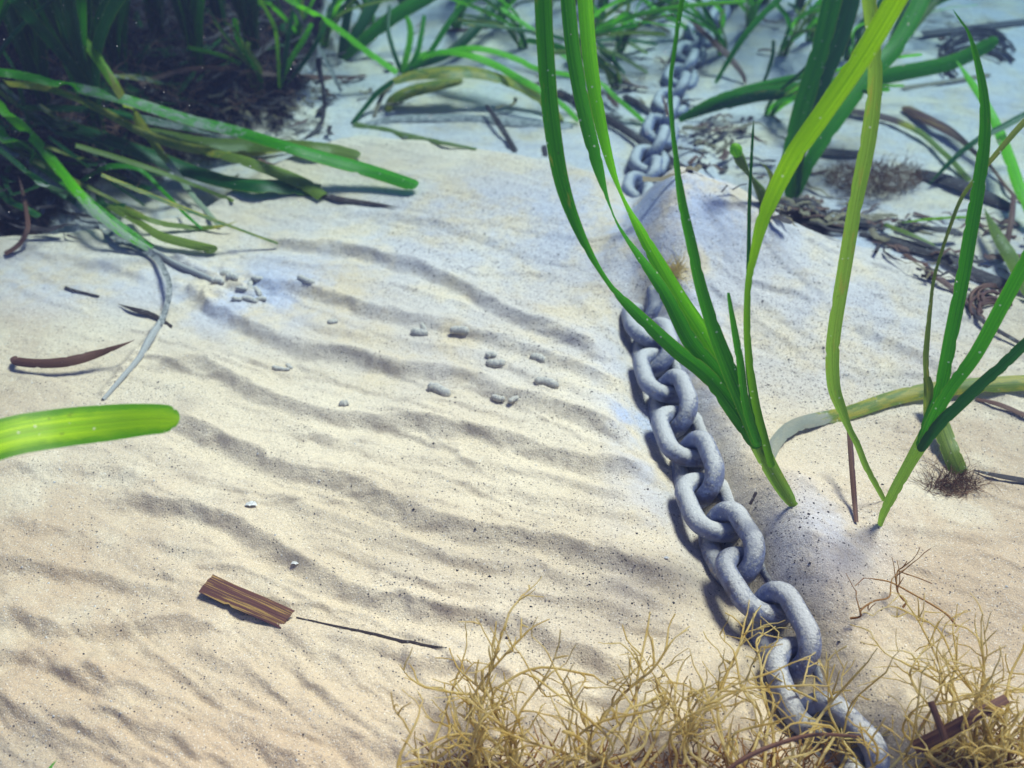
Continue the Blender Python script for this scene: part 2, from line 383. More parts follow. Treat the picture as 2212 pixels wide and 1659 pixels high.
def hs01(x): return (math.sin(x * 12.9898) * 43758.5453) % 1
def ribbon(mb, pts, widths, twist=None, flat=0.0, tip0='cut', tip1='cut', age=None, silt=None, cup=.12, thick=0.0, wpx=True):
    """leaf ribbon through world points; widths in notes pixels (or metres)"""
    pts = list(pts); widths = list(widths); ex = [list(x) if x else None for x in (twist, age, silt)]
    for end, tip in ((0, tip0), (1, tip1)):
        if tip == 'cut': continue
        w = widths[-1 if end else 0] * (depth(pts[-1 if end else 0]) / FPX if wpx else 1) * (.55 if tip == 'round' else 3)
        a, b = (len(pts) - 1, len(pts) - 2) if end else (0, 1)
        seg = (pts[a] - pts[b]).length
        if seg < 1e-6: continue
        w = min(w, seg * .95)
        new = [(pts[a].lerp(pts[b], f * w / seg), f * w / seg) for f in (.03, .1, .22, .4, .62, .85)]
        if end: new = new[::-1]
        def ins(l, f):
            vals = [l[a] + (l[b] - l[a]) * q for _, q in new]
            if end: l[-1:-1] = vals
            else: l[1:1] = vals
        for l in [widths] + [e for e in ex if e]: ins(l, 0)
        v_ = [p for p, _ in new]
        if end: pts[-1:-1] = v_
        else: pts[1:1] = v_
    twist, age, silt = ex
    n = len(pts); LEAFN[0] += 1; seed = LEAFN[0] * 1.37
    T = [(pts[min(i + 1, n - 1)] - pts[max(i - 1, 0)]).normalized() for i in range(n)]
    L = [0]
    for i in range(1, n): L.append(L[-1] + (pts[i] - pts[i - 1]).length)
    nc = 7; vs = []; uvs = []; ag = []; si = []; prev = None
    for i in range(n):
        vdir = (pts[i] - CP).normalized(); t = T[i]
        sv = vdir.cross(t)
        if sv.length < .15: sv = prev if prev else Vector((1, 0, 0))
        sv.normalize(); sf = t.cross(Vector((0, 0, 1)))
        if sf.length < .2: sf = sv.copy()
        sf.normalize()
        if sf.dot(sv) < 0: sf = -sf
        s = (sv * (1 - flat) + sf * flat)
        if prev is not None and s.dot(prev) < 0: s = -s
        s = (s - t * s.dot(t)).normalized(); prev = s.copy()
        if twist:
            s = Matrix.Rotation(R(twist[i]), 3, t) @ s
        nrm = t.cross(s)
        fac = 1
        if wpx and flat > 0:
            q = s - vdir * s.dot(vdir); tq = (t - vdir * t.dot(vdir))
            if tq.length > .05:
                tq.normalize(); fac = max(.45, (q - tq * q.dot(tq)).length)
        w = widths[i] * (depth(pts[i]) / FPX / fac if wpx else 1)
        for tip, d in ((tip0, L[i]), (tip1, L[-1] - L[i])):
            if tip == 'round' and d < w * .55: w *= max(.06, math.sqrt(max(0, 1 - (1 - d / (w * .55)) ** 2)))
            elif tip == 'point' and d < w * 5: w *= max(.04, (d / (w * 5)) ** .8)
        for c in range(nc):
            a = c / (nc - 1) * 2 - 1
            rib = .03 * math.cos(a * 9); jag = 0
            if (i == 0 and tip0 == 'cut') or (i == n - 1 and tip1 == 'cut'): jag = w * .02 * math.sin(c * 2.7 + seed * 3) * (1 if i else -1)
            if c in (0, nc - 1) and 2 < i < n - 3 and hs01(i * 13 + c + seed * 7) > .93: a *= .84
            vs.append(pts[i] + t * jag + s * (a * w / 2) + nrm * (w * (cup * (a * a - .5) + rib * .25)))
            uvs.append((c / (nc - 1), L[i] + seed))
            ag.append(age[i] if age else 0); si.append(silt[i] if silt else 0)
    fs = [(i * nc + c, i * nc + c + 1, (i + 1) * nc + c + 1, (i + 1) * nc + c) for i in range(n - 1) for c in range(nc - 1)]
    mb.add(vs, fs, uvs, age=ag, silt=si)
def resample(rows, n_per=7): return cr(rows, n_per)
def leaf(P, mode='h', parent=None, m=None, name='eelgrass_leaf', label=None, cat='leaf', group=None, flat=None, tip0='cut', tip1='round', age=0, silt=0, tw=0, n=8, cup=.12):
    """P rows: (u, v, h or y, width px, [twist], [age], [silt])"""
    rows = [tuple(list(p) + [0, None, None][len(p) - 4:]) if len(p) < 7 else p for p in P]
    rr = []
    for i, p in enumerate(rows):
        q = p[2]; a = p[5] if p[5] is not None else (age if not callable(age) else age(i / (len(rows) - 1)))
        s = p[6] if p[6] is not None else (silt if not callable(silt) else silt(i / (len(rows) - 1)))
        w3 = on(p[0], p[1], q) if mode == 'h' else at_y(p[0], p[1], q)
        rr.append((w3.x, w3.y, w3.z, p[3], p[4] + tw, a, s))
    rs = resample(rr, n)
    pts = [Vector(r[:3]) for r in rs]
    if mode == 'h':
        for p in pts: p.z = max(p.z, Hgt(p.x, p.y) + .0006)
    mb = MB()
    ribbon(mb, pts, [max(.5, r[3]) for r in rs], [r[4] for r in rs], (.75 if mode == 'h' else 0) if flat is None else flat, tip0, tip1, [r[5] for r in rs], [r[6] for r in rs], cup)
    if parent is None:
        me = mb.mesh(name); o = link(name, me, m); tag(o, label, cat, group); recenter(o, pts[0])
    else:
        o = link(name, mb.mesh(name), m, parent)
    return o
def recenter(o, p):
    o.data.transform(Matrix.Translation(-p)); o.location = p
def tube(mb, pts, rad, ns=6, cap=True, **at):
    n = len(pts); vs = []; up = Vector((.13, .21, 1)).normalized(); prev = None
    rr = rad if isinstance(rad, (list, tuple)) else [rad] * n
    for i in range(n):
        t = (pts[min(i + 1, n - 1)] - pts[max(i - 1, 0)])
        t = t.normalized() if t.length > 1e-9 else Vector((0, 0, 1))
        a = t.cross(prev if prev is not None and abs(t.dot(prev)) < .98 else up)
        if a.length < 1e-4: a = t.cross(Vector((1, 0, 0)))
        a.normalize(); b = t.cross(a); prev = b.cross(t) if False else (a.cross(t))
        prev = b
        prev = up
        for k in range(ns):
            q = 2 * math.pi * k / ns; vs.append(pts[i] + (a * math.cos(q) + b * math.sin(q)) * rr[i])
    fs = [(i * ns + k, i * ns + (k + 1) % ns, (i + 1) * ns + (k + 1) % ns, (i + 1) * ns + k) for i in range(n - 1) for k in range(ns)]
    if cap: fs += [tuple(range(ns - 1, -1, -1)), tuple((n - 1) * ns + k for k in range(ns))]
    L = [0]
    for i in range(1, n): L.append(L[-1] + (pts[i] - pts[i - 1]).length)
    uv = [(k / ns, L[i]) for i in range(n) for k in range(ns)]
    mb.add(vs, fs, uv, **at)

# ------------------------------------------------------------------ leaf materials
def leaf_mat(name, green, bright, transl=.45, veins=.35, rough=.45, rim=None):
    m = mat(name); k = N(m); uv = k.n('UVMap', uv_map='UVMap').outputs[0]; P = k.coord('Object')
    st = k.noise(k.map(uv, (26, 14, 1)), 1, 3, .6); blot = k.noise(k.map(uv, (2.2, 60, 1)), 1, 5, .62)
    age = k.attr('age'); silt = k.attr('silt')  # age below zero also carries painted shade
    col = k.mix(k.ramp(st, .40, .60), green, bright)
    ln = k.noise(k.map(uv, (60, 4, 1)), 1, 2, .5)
    col = k.mix(k.math('MULTIPLY', k.ramp(ln, .48, .62), .4), col, c4(green[0] * .45, green[1] * .5, green[2] * .5))
    sx = k.n('SeparateXYZ'); k.l(uv, sx.inputs[0])
    rib = k.math('ABSOLUTE', k.math('SUBTRACT', sx.outputs[0], .5))
    col = k.mix(k.math('MULTIPLY', k.math('SUBTRACT', 1, k.ramp(rib, 0, .05)), .5), col, c4(green[0] * .5, green[1] * .5, green[2] * .5))
    edge = k.math('MULTIPLY', k.ramp(rib, .43, .5), .5)
    col = k.mix(edge, col, c4(.30, .36, .03))
    col = k.mix(k.math('MULTIPLY', age, -1, clamp=True) if False else k.math('MAXIMUM', k.math('MULTIPLY', age, -1), 0), col, c4(.012, .14, .006))  # below zero: darker green, also used as painted shade
    if rim: col = k.mix(k.ramp(k.math('ADD', rib, k.math('MULTIPLY', k.math('SUBTRACT', blot, .5), .5)), .20, .44), col, rim)
    a1 = k.ramp(k.math('ADD', age, k.math('MULTIPLY', k.math('SUBTRACT', blot, .5), 1.0)), .23, .40)
    col = k.mix(a1, col, k.mix(k.ramp(st, .4, .6), c4(.42, .38, .02), c4(.30, .27, .05)))
    a2 = k.ramp(k.math('ADD', age, k.math('MULTIPLY', k.math('SUBTRACT', k.noise(k.map(uv, (5, 110, 1)), 1, 5, .7), .5), 1.0)), .72, .90)
    col = k.mix(a2, col, c4(.075, .035, .03))
    spot = k.ramp(k.noise(k.map(uv, (7, 260, 1)), 1, 3, .6), .63, .70)
    col = k.mix(k.math('MULTIPLY', spot, k.math('ADD', .45, k.math('MULTIPLY', age, .8))), col, c4(.04, .05, .015))
    s1 = k.ramp(k.math('ADD', silt, k.math('MULTIPLY', k.math('SUBTRACT', k.noise(k.map(uv, (3, 90, 1)), 1, 6, .7), .5), 1.3)), .42, .62)
    col = k.mix(k.math('MULTIPLY', s1, .85), col, c4(.23, .225, .205))
    # loose specks of silt everywhere
    v = k.n('TexVoronoi'); k.l(P, v.inputs['Vector']); v.inputs['Scale'].default_value = 480
    rnd = k.n('SeparateColor'); k.l(v.outputs['Color'], rnd.inputs[0])
    fl = k.math('LESS_THAN', v.outputs['Distance'], k.math('MULTIPLY', k.ramp(rnd.outputs[0], .86, 1.0), .28))
    col = k.mix(k.math('MULTIPLY', fl, .6), col, c4(.62, .66, .55))
    h = k.math('ADD', k.math('MULTIPLY', st, .6), k.math('MULTIPLY', s1, k.noise(P, 700, 3)))
    nb = k.bump(h, .0004, .6)
    p = k.bsdf(col, k.mix(s1, c4(rough, rough, rough), c4(.9, .9, .9)), nb, .35)
    tr = k.n('BsdfTranslucent'); k.l(k.mix(.35, col, bright), tr.inputs[0])
    f = k.math('MULTIPLY', k.math('SUBTRACT', 1, k.math('MAXIMUM', k.math('MULTIPLY', s1, .8), a2)), transl)
    mx = k.n('MixShader'); k.l(f, mx.inputs[0]); k.l(p, mx.inputs[1]); k.l(tr.outputs[0], mx.inputs[2]); k.out(mx.outputs[0]); return m
G = leaf_mat('eelgrass_green', c4(.022, .20, .003), c4(.06, .36, .003))
GB = leaf_mat('eelgrass_bright', c4(.09, .48, .003), c4(.20, .66, .004), .55)
GY_ = leaf_mat('eelgrass_yellow_green', c4(.15, .42, .003), c4(.36, .70, .004), .6)
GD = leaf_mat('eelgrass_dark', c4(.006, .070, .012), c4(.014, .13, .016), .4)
GL = leaf_mat('eelgrass_dark_rimmed', c4(.20, .50, .003), c4(.42, .74, .004), .6, rim=c4(.03, .22, .004))
GO = leaf_mat('eelgrass_olive', c4(.10, .17, .02), c4(.20, .28, .04), .45)
def dead_mat(name, a, b, silt=.25, stripe=None):
    m = mat(name); k = N(m); uv = k.n('UVMap', uv_map='UVMap').outputs[0]; P = k.coord('Object')
    st = k.noise(k.map(uv, (14, 9, 1)), 1, 4, .6)
    col = k.mix(k.ramp(st, .35, .65), a, b)
    if stripe:
        col = k.mix(k.ramp(k.noise(k.map(uv, (9, 22, 1), (3, 0, 0)), 1, 4, .6), .52, .62), col, stripe)
    s = k.ramp(k.noise(P, 260, 6, .75), .78 - silt, .92 - silt)
    s = k.math('MAXIMUM', s, k.ramp(k.math('ADD', k.attr('silt'), k.math('MULTIPLY', k.math('SUBTRACT', k.noise(P, 300, 4, .7), .5), 1.3)), .5, .75))
    col = k.mix(s, col, c4(.33, .32, .30))
    k.out(k.bsdf(col, .6, k.bump(k.math('ADD', st, s), .0004, .7), .3)); return m
DK = dead_mat('dead_leaf_dark', c4(.016, .012, .018), c4(.045, .028, .028), .22)
BR = dead_mat('dead_leaf_brown', c4(.055, .018, .022), c4(.14, .065, .035), .16)
ST = dead_mat('dead_leaf_striped', c4(.050, .014, .018), c4(.10, .035, .025), .04, c4(.27, .16, .045))
SH = leaf_mat('eelgrass_sheath', c4(.16, .34, .022), c4(.29, .48, .05), .5)
SI = dead_mat('silted_leaf', c4(.09, .10, .09), c4(.19, .19, .19), .36)
TN = dead_mat('silted_tan_leaf', c4(.13, .10, .055), c4(.22, .17, .09), .22)

# ------------------------------------------------------------------ mooring chain
def chain_mat():
    m = mat('galvanised_chain_steel'); k = N(m); oi = k.n('ObjectInfo')
    P = k.n('VectorMath', operation='ADD'); k.l(k.coord('Object'), P.inputs[0]); k.l(oi.outputs['Random'], P.inputs[1]); P = P.outputs[0]
    nz = k.noise(P, 220, 5, .65)
    col = k.mix(k.ramp(nz, .35, .68), c4(.125, .14, .235), c4(.205, .23, .345))
    col = k.mix(k.math('MULTIPLY', k.ramp(k.noise(P, 70, 5, .7), .54, .64), .7), col, c4(.075, .06, .085))
    col = k.mix(k.math('MULTIPLY', k.ramp(k.noise(P, 110, 6, .75), .60, .66), .8), col, c4(.33, .26, .18))
    g = k.n('NewGeometry'); sx = k.n('SeparateXYZ'); k.l(g.outputs['Normal'], sx.inputs[0])
    d = k.math('ADD', sx.outputs[2], k.math('MULTIPLY', k.math('SUBTRACT', k.noise(P, 520, 6, .8), .5), 1.7))
    dust = k.math('MULTIPLY', k.ramp(k.math('ADD', d, k.math('MULTIPLY', oi.outputs['Random'], .25)), .60, 1.00), .85)
    col = k.mix(dust, col, c4(.47, .45, .42))
    v = k.n('TexVoronoi'); k.l(P, v.inputs['Vector']); v.inputs['Scale'].default_value = 520
    rnd = k.n('SeparateColor'); k.l(v.outputs['Color'], rnd.inputs[0])
    fl = k.math('LESS_THAN', v.outputs['Distance'], k.math('MULTIPLY', k.ramp(rnd.outputs[0], .8, 1.0), .3))
    col = k.mix(k.math('MULTIPLY', fl, .7), col, c4(.66, .64, .58))
    h = k.math('ADD', k.math('MULTIPLY', nz, 1.2), k.math('ADD', k.math('MULTIPLY', dust, k.noise(P, 800, 3)), k.noise(P, 60, 2)))
    k.out(k.bsdf(col, k.mix(dust, c4(.42, .42, .42), c4(.9, .9, .9)), k.bump(h, .0009, .8), .5)); return m
CM = chain_mat()
D_ = 0.0107; PT = 0.0285; RC = D_ * 1.18
def link_mesh():
    st = (PT + D_ - 2 * RC) / 2; path = []
    for k in range(17): a = -math.pi / 2 + math.pi * k / 16; path.append((st + RC * math.cos(a), RC * math.sin(a)))
    path.append((0, RC))
    for k in range(17): a = math.pi / 2 + math.pi * k / 16; path.append((-st + RC * math.cos(a), RC * math.sin(a)))
    path.append((0, -RC))
    n = len(path); ns = 18; vs = []; fs = []
    for i, (x, y) in enumerate(path):
        x0, y0 = path[i - 1]; x1, y1 = path[(i + 1) % n]; tx, ty = x1 - x0, y1 - y0; l = math.hypot(tx, ty); nx, ny = ty / l, -tx / l
        end = abs(x) / (st + RC)
        for j in range(ns):
            a = 2 * math.pi * j / ns; r = D_ / 2 * (1 + .025 * math.sin(3 * a + i) + .02 * math.sin(i * .9)) * (1 - .05 * max(0, end - .8) / .2)
            vs.append((x + nx * math.cos(a) * r, y + ny * math.cos(a) * r, math.sin(a) * r))
    fs = [(i * ns + j, i * ns + (j + 1) % ns, ((i + 1) % n) * ns + (j + 1) % ns, ((i + 1) % n) * ns + j) for i in range(n) for j in range(ns)]
    fs = [f[::-1] for f in fs]
    mb = MB(); mb.add(vs, fs); return mb.mesh('link')
def build_chain():
    global HT
    keep = HT; HT = HTC
    hs = {}
    ax = []
    for i, (u, v) in enumerate(CHAIN):
        if 380 < v < 700:
            # buried under the mound: keep the axis level under the sand
            h = {430: -.036, 500: -.034, 575: -.026, 650: -.016}.get(v, .006)
        elif v <= 380: h = .002
        else: h = (-.0025 if v < 1430 else -.0085) if v > 760 else -.004
        p = on(u, v, h if v > 700 else max(h, 0)) if v > 0 else at_z(u, v, -.02)
        if h < 0:
            p = at_z(u, v, 0); p.z = Hgt(p.x, p.y) + h
        ax.append(tuple(p))
    pts = [Vector(p) for p in cr(ax, 30)]
    L = [0]
    for i in range(1, len(pts)): L.append(L[-1] + (pts[i] - pts[i - 1]).length)
    def P(s):
        i = min(max(int(np.searchsorted(L, s)), 1), len(L) - 1); t = (s - L[i - 1]) / (L[i] - L[i - 1]); return pts[i - 1].lerp(pts[i], t)
    root = empty('mooring_chain', P(L[-1] * .7), 'heavy bluish grey steel mooring chain half sunk in the sand', 'chain')
    me = link_mesh(); jr = [i for i, c in enumerate(CHAIN) if c[1] == 1120][0]; s = L[jr * 30 + 12] % (2 * PT); k = 0; rnd = random.Random(5)
    while s < L[-1] - PT * .5:
        c = P(s); t = (P(s + PT / 2) - P(s - PT / 2)).normalized()
        side = t.cross(Vector((0, 0, 1))).normalized(); up = side.cross(t).normalized()
        a = (CH_A if k % 2 else CH_B) + rnd.uniform(-7, 7)
        y = (side * math.cos(R(a)) + up * math.sin(R(a))).normalized(); z = t.cross(y)
        o = link('link', me, CM, root)
        M = Matrix((t, y, z)).transposed().to_4x4(); M.translation = c
        o.matrix_parent_inverse = Matrix.Identity(4)
        o.matrix_local = Matrix.Translation(-root.location) @ M
        s += PT; k += 1
    HT = keep
    return root
CH_A, CH_B = 17, -56
build_chain()
# ------------------------------------------------------------------ foreground eelgrass shoots
def shoot(u, v, label, group=None, h=-.004, name='eelgrass_shoot'):
    return empty(name, on(u, v, 0) + Vector((0, 0, h)), label, 'seagrass', group)
WS = 1.0
def up_leaf(root, pts, m, lean0, lean1=None, tip='cut', age=0, silt=0, tw=0, name='leaf', cup=.12):
    pts = [(p[0], p[1], p[2] * WS) + tuple(p[3:]) for p in pts]
    """pts (u, v, width, twist) from the base upwards; y runs from the root's y + lean0 to + lean1"""
    y0 = root.location.y; n = len(pts); rows = []
    acc = [0]
    for i in range(1, n): acc.append(acc[-1] + math.hypot(pts[i][0] - pts[i - 1][0], pts[i][1] - pts[i - 1][1]))
    for i, p in enumerate(pts):
        f = acc[i] / acc[-1]; y = y0 + lean0 + (lean1 - lean0) * f ** 1.3
        rows.append((p[0], p[1], y, p[2], p[3] if len(p) > 3 else 0, None, None))
    return leaf(rows, 'y', root, m, name, tip0='cut' if name == 'sheath' else 'round', tip1=tip, age=age, silt=silt, tw=tw, flat=0, cup=cup)

WS = .80
p1 = shoot(1716, 1092, 'big bright green eelgrass shoot of eight leaves rooted right of the chain')
up_leaf(p1, [(1722, 1100, 18), (1700, 1070, 36), (1664, 1010, 44), (1634, 950, 48), (1610, 905, 50), (1592, 872, 44)], SH, 0, .004, name='sheath', age=.18, cup=.35)
up_leaf(p1, [(1640, 968, 40), (1600, 905, 50), (1531, 815, 42), (1456, 753, 40), (1366, 668, 30, 10), (1311, 606, 15, 30), (1256, 510, 26, 12), (1214, 395, 40), (1190, 250, 46), (1178, 100, 47), (1172, -30, 47), (1170, -120, 45)], G, 0, .06, age=lambda t: .05 + .12 * (t > .6))
up_leaf(p1, [(1630, 960, 36), (1590, 880, 48), (1540, 800, 50), (1490, 735, 44), (1446, 650, 36, 10), (1415, 600, 32, 20), (1386, 560, 26, 35), (1341, 495, 14, 55), (1318, 445, 12, 60), (1290, 352, 34, 20), (1262, 240, 40, 10), (1238, 110, 40), (1225, -20, 40), (1220, -110, 38)], G, .002, .085, age=.02)
up_leaf(p1, [(1636, 960, 34), (1600, 880, 46), (1560, 800, 50), (1514, 720, 52), (1470, 652, 48), (1426, 576, 40), (1384, 500, 28, 15), (1345, 425, 12, 40), (1318, 350, 24, 20), (1294, 250, 34), (1275, 130, 40), (1262, -20, 41), (1256, -110, 40)], GB, .004, .11, age=0)
up_leaf(p1, [(1640, 965, 34), (1612, 890, 42), (1576, 800, 44), (1545, 720, 38), (1514, 620, 32), (1492, 520, 28), (1474, 440, 24), (1460, 340, 15), (1448, 200, 12), (1458, 100, 12), (1473, 0, 13), (1488, -90, 12)], G, -.002, .03, age=.0)
up_leaf(p1, [(1640, 960, 26), (1612, 880, 22), (1600, 790, 21), (1588, 720, 18), (1578, 662, 12), (1573, 632, 8)], G, -.004, -.004, 'round', age=.1)
up_leaf(p1, [(1655, 985, 22), (1634, 905, 20), (1620, 820, 18), (1614, 740, 15), (1614, 660, 12), (1617, 560, 11), (1619, 440, 10), (1624, 330, 8), (1628, 258, 5)], GD, .001, .02, 'point', age=.02)
up_leaf(p1, [(1668, 1010, 20), (1652, 950, 22), (1634, 880, 22), (1621, 800, 21), (1614, 720, 19), (1616, 620, 18), (1630, 545, 24), (1652, 465, 38), (1706, 350, 50), (1781, 240, 54), (1860, 125, 57), (1935, 0, 58), (1985, -95, 54)], GY_, -.004, .0, age=lambda t: -.95 if t < .45 else (-.55 if t < .65 else .04))  # dark lower blade: less light shining through, painted into the colour

p2 = shoot(1912, 1082, 'single long yellow green eelgrass leaf on a thin wilted stalk')
up_leaf(p2, [(1912, 1084, 12), (1895, 1052, 15), (1871, 1008, 17), (1852, 960, 17), (1834, 925, 18), (1816, 880, 28), (1802, 838, 34), (1798, 780, 36), (1803, 710, 36), (1826, 570, 37), (1848, 440, 38), (1876, 300, 42), (1890, 180, 38), (1886, 80, 36), (1876, -10, 38), (1868, -90, 38)], SH, 0, .02, age=lambda t: .12 if t < .4 else .20, name='leaf')
link_rows = [(1834, 925, .028, 10), (1838, 975, .020, 12), (1842, 1030, .012, 12), (1846, 1082, .005, 11), (1850, 1128, .0012, 9)]
leaf(link_rows, 'h', None, BR, 'dead_leaf', 'thin purple brown dead strip hanging from the lone yellow green leaf', 'dead leaf', flat=.2, silt=.3, tip1='cut')

WS = .76
p3 = shoot(1902, 1136, 'eelgrass shoot with spreading green leaves at the right edge, nearest the camera')
up_leaf(p3, [(1898, 1146, 10), (1908, 1110, 22), (1930, 1065, 30), (1962, 1006, 33), (1990, 958, 40), (2012, 920, 44)], SH, 0, .003, name='sheath', age=.05, cup=.35)
up_leaf(p3, [(1986, 968, 28), (2008, 905, 34), (2031, 843, 36), (2056, 718, 38), (2081, 593, 38), (2097, 500, 38), (2110, 425, 38), (2124, 330, 34), (2128, 260, 30), (2123, 190, 24), (2108, 120, 16), (2092, 70, 8), (2076, 46, 6), (2058, 20, 5)], G, 0, .06, 'point', age=.08)
up_leaf(p3, [(1992, 960, 28), (2016, 905, 34), (2052, 840, 36), (2106, 768, 38), (2166, 658, 40), (2215, 566, 40), (2275, 450, 40), (2340, 330, 38)], G, -.004, .0, age=.03)
up_leaf(p3, [(1985, 975, 26), (2010, 940, 32), (2040, 905, 34), (2106, 843, 34), (2170, 785, 32), (2215, 742, 30), (2290, 680, 30), (2380, 610, 26)], GD, -.006, -.02, age=.02)
up_leaf(p3, [(2004, 850, 14), (2000, 780, 16), (2003, 730, 15), (2010, 660, 11), (2018, 600, 9), (2034, 545, 9), (2052, 490, 10), (2076, 430, 11), (2108, 385, 12), (2150, 335, 15), (2212, 264, 18), (2290, 190, 18)], GO, .006, .06, age=.20)
up_leaf(p3, [(2006, 930, 22, 0), (2004, 880, 24), (2006, 838, 26), (2002, 815, 20)], GO, .004, .006, 'cut', age=.2)

WS = 1.0
leaf([(2010, 850, .012, 30), (2036, 925, .010, 36), (2054, 975, .006, 38), (2074, 1022, .001, 36)], 'h', None, GO, label='short pale olive leaf slanting down behind the right edge shoot', age=.12, silt=.1, tip1='cut', flat=.4)
leaf([(1662, 985, .0012, 26), (1680, 950, .004, 28), (1712, 922, .005, 30), (1760, 906, .004, 30), (1830, 892, .004, 30), (1920, 862, .005, 32), (2006, 843, .006, 34), (2110, 832, .007, 34), (2250, 824, .007, 34)], 'h', None, GO,
     label='long olive leaf half covered with grey silt, lying behind the three right hand shoots', age=.30, silt=lambda t: .78 if t < .38 else .25, tip0='cut', flat=.5)

def fibres(root, u, v, seed, n=9):
    rnd = random.Random(seed); mb = MB()
    for i in range(n):
        a = rnd.uniform(0, 6.28); l = rnd.uniform(.004, .011); c = on(u, v, 0); rows = []
        for k in range(5):
            t = k / 4; x = c.x + math.cos(a) * l * t; y = c.y + math.sin(a) * l * t
            rows.append(Vector((x, y, Hgt(x, y) + .003 * (1 - t) ** 2 + .0006 * math.sin(k * 3 + i) + .0003)))
        tube(mb, rows, [.0007 * (1 - .7 * k / 4) for k in range(5)], 4)
    link('old_sheath', mb.mesh('old_sheath'), BR, root)

# ------------------------------------------------------------------ leaf close to the camera at the left
leaf([(-420, 1075, .165, 86), (-200, 1020, .160, 86), (0, 948, .155, 86), (120, 925, .152, 84), (240, 912, .150, 78), (330, 905, .148, 66), (388, 906, .148, 58)], 'h', None, GL,
     label='bright blurred leaf tip reaching in from the left edge close to the camera', age=lambda t: .12 if t < .6 else -.45, flat=.5, cup=.05, n=10)
leaf([(90, 1700, .03, 30), (108, 1660, .03, 26), (124, 1640, .03, 16)], 'h', None, G, label='dark green leaf tip poking up at the bottom edge', flat=.2, tip1='point')

# ------------------------------------------------------------------ lying leaves at the left
def L(pts, m, label, **k):
    pts = [(p[0], p[1], p[2], p[3] * (.80 if p[3] > 12 and p[0] < 700 and p[1] < 700 else .9 if p[3] > 12 and p[1] < 700 else 1)) + tuple(p[4:]) for p in pts]
    return leaf(pts, 'h', None, m, label=label, **k)
L([(-120, 146, .10, 22), (0, 155, .09, 22), (90, 171, .085, 24), (175, 190, .078, 26), (275, 215, .07, 28), (400, 255, .058, 29), (500, 280, .046, 30), (600, 310, .034, 30), (700, 340, .024, 31), (800, 368, .014, 31), (902, 402, .006, 30)], G,
  'longest green leaf arching from the left edge to a round tip on the sand', silt=lambda t: .50 if .28 < t < .52 or .58 < t < .68 else .2, age=.05)
L([(10, 178, .07, 16), (60, 184, .072, 17), (125, 196, .072, 18), (210, 232, .062, 20), (300, 282, .048, 22), (380, 312, .038, 24), (450, 326, .03, 24), (525, 346, .02, 26), (600, 372, .012, 32), (660, 398, .006, 34), (697, 424, .004, 30)], GO,
  'yellow streaked leaf ending green and frayed beside a black leaf scrap', age=lambda t: .34 if t < .62 else .1, silt=.12, tip1='cut')
L([(40, 232, .045, 14), (110, 232, .045, 18), (225, 240, .042, 20), (340, 262, .036, 22), (430, 283, .03, 18), (480, 296, .028, 10)], GD, 'dark green leaf with white silt patches under the longest leaf', silt=lambda t: .55 if t > .4 else .2, tip1='point')
L([(60, 250, .03, 22), (150, 272, .03, 28), (240, 302, .026, 36), (350, 345, .02, 40), (440, 378, .013, 38), (530, 398, .008, 36), (620, 402, .005, 38), (690, 410, .003, 34)], GD, 'broad dark green leaf lying low toward the sand bank', age=.12, tip1='cut')
L([(60, -40, .10, 16), (110, 12, .10, 20), (150, 50, .095, 25), (200, 110, .082, 26), (250, 185, .066, 24), (300, 260, .048, 24), (340, 320, .034, 20), (376, 366, .02, 17), (416, 422, .01, 14), (452, 462, .004, 13), (475, 490, .002, 10)], GY_,
  'yellow blotched leaf crossing steeply over the lying leaves', age=lambda t: .06 if t < .35 else (.40 if t < .72 else .2), silt=lambda t: .1 if t < .7 else .75, tip1='cut')
L([(-120, 130, .09, 26), (0, 228, .07, 28), (75, 300, .055, 27), (125, 362, .042, 27), (200, 450, .025, 27), (260, 500, .014, 22), (325, 540, .004, 16)], GB, 'bright green leaf running down from the left edge to the silted stalk', silt=lambda t: .05 if t < .6 else .6, age=.03, tip1='cut')
L([(-100, 210, .06, 32), (0, 285, .05, 34), (75, 340, .04, 34), (150, 400, .028, 30), (215, 455, .018, 26), (280, 502, .008, 22), (330, 535, .002, 18)], G, 'green leaf with grey silted edge beside the bright leaf at left', silt=.40, tip1='cut')
L([(-90, 245, .045, 24), (0, 312, .036, 26), (75, 362, .028, 26), (150, 424, .018, 24), (230, 482, .008, 18)], SI, 'grey silt coated leaf, lowest of the leaves at the left edge', tip1='point')
L([(215, 480, .004, 10), (235, 502, .005, 20), (280, 524, .006, 22), (322, 544, .004, 20), (342, 562, .006, 17), (360, 596, .010, 16), (366, 630, .010, 16), (358, 668, .006, 15), (345, 700, .002, 12)], SI, 'grey curled leaf with a black outer edge arching over the sand', flat=.2, tip1='cut', silt=.2)
L([(214, 478, .003, 14), (240, 506, .004, 20), (285, 530, .003, 18), (328, 546, .002, 10)], DK, 'black curved leaf lying under the curled grey leaf', tip1='point', tip0='round')
L([(350, 690, .003, 12), (322, 730, .003, 16), (300, 770, .002, 12), (262, 815, .002, 10), (222, 862, .001, 8)], SI, 'crumbling silt covered stalk trailing down the sand at left', tip1='cut', silt=.9, cup=.5)
L([(330, 540, .003, 14), (380, 568, .003, 12), (430, 590, .002, 12), (478, 612, .001, 10)], SI, 'short silt covered stalk leading to the heap of sand pellets', tip1='cut', silt=.9, cup=.5)
L([(320, 285, .02, 30), (390, 300, .018, 36), (450, 310, .015, 36), (560, 312, .013, 34), (650, 314, .01, 30), (720, 322, .007, 27), (778, 336, .004, 24)], GO, 'olive leaf with round tip lying behind the longest leaf', age=.12)
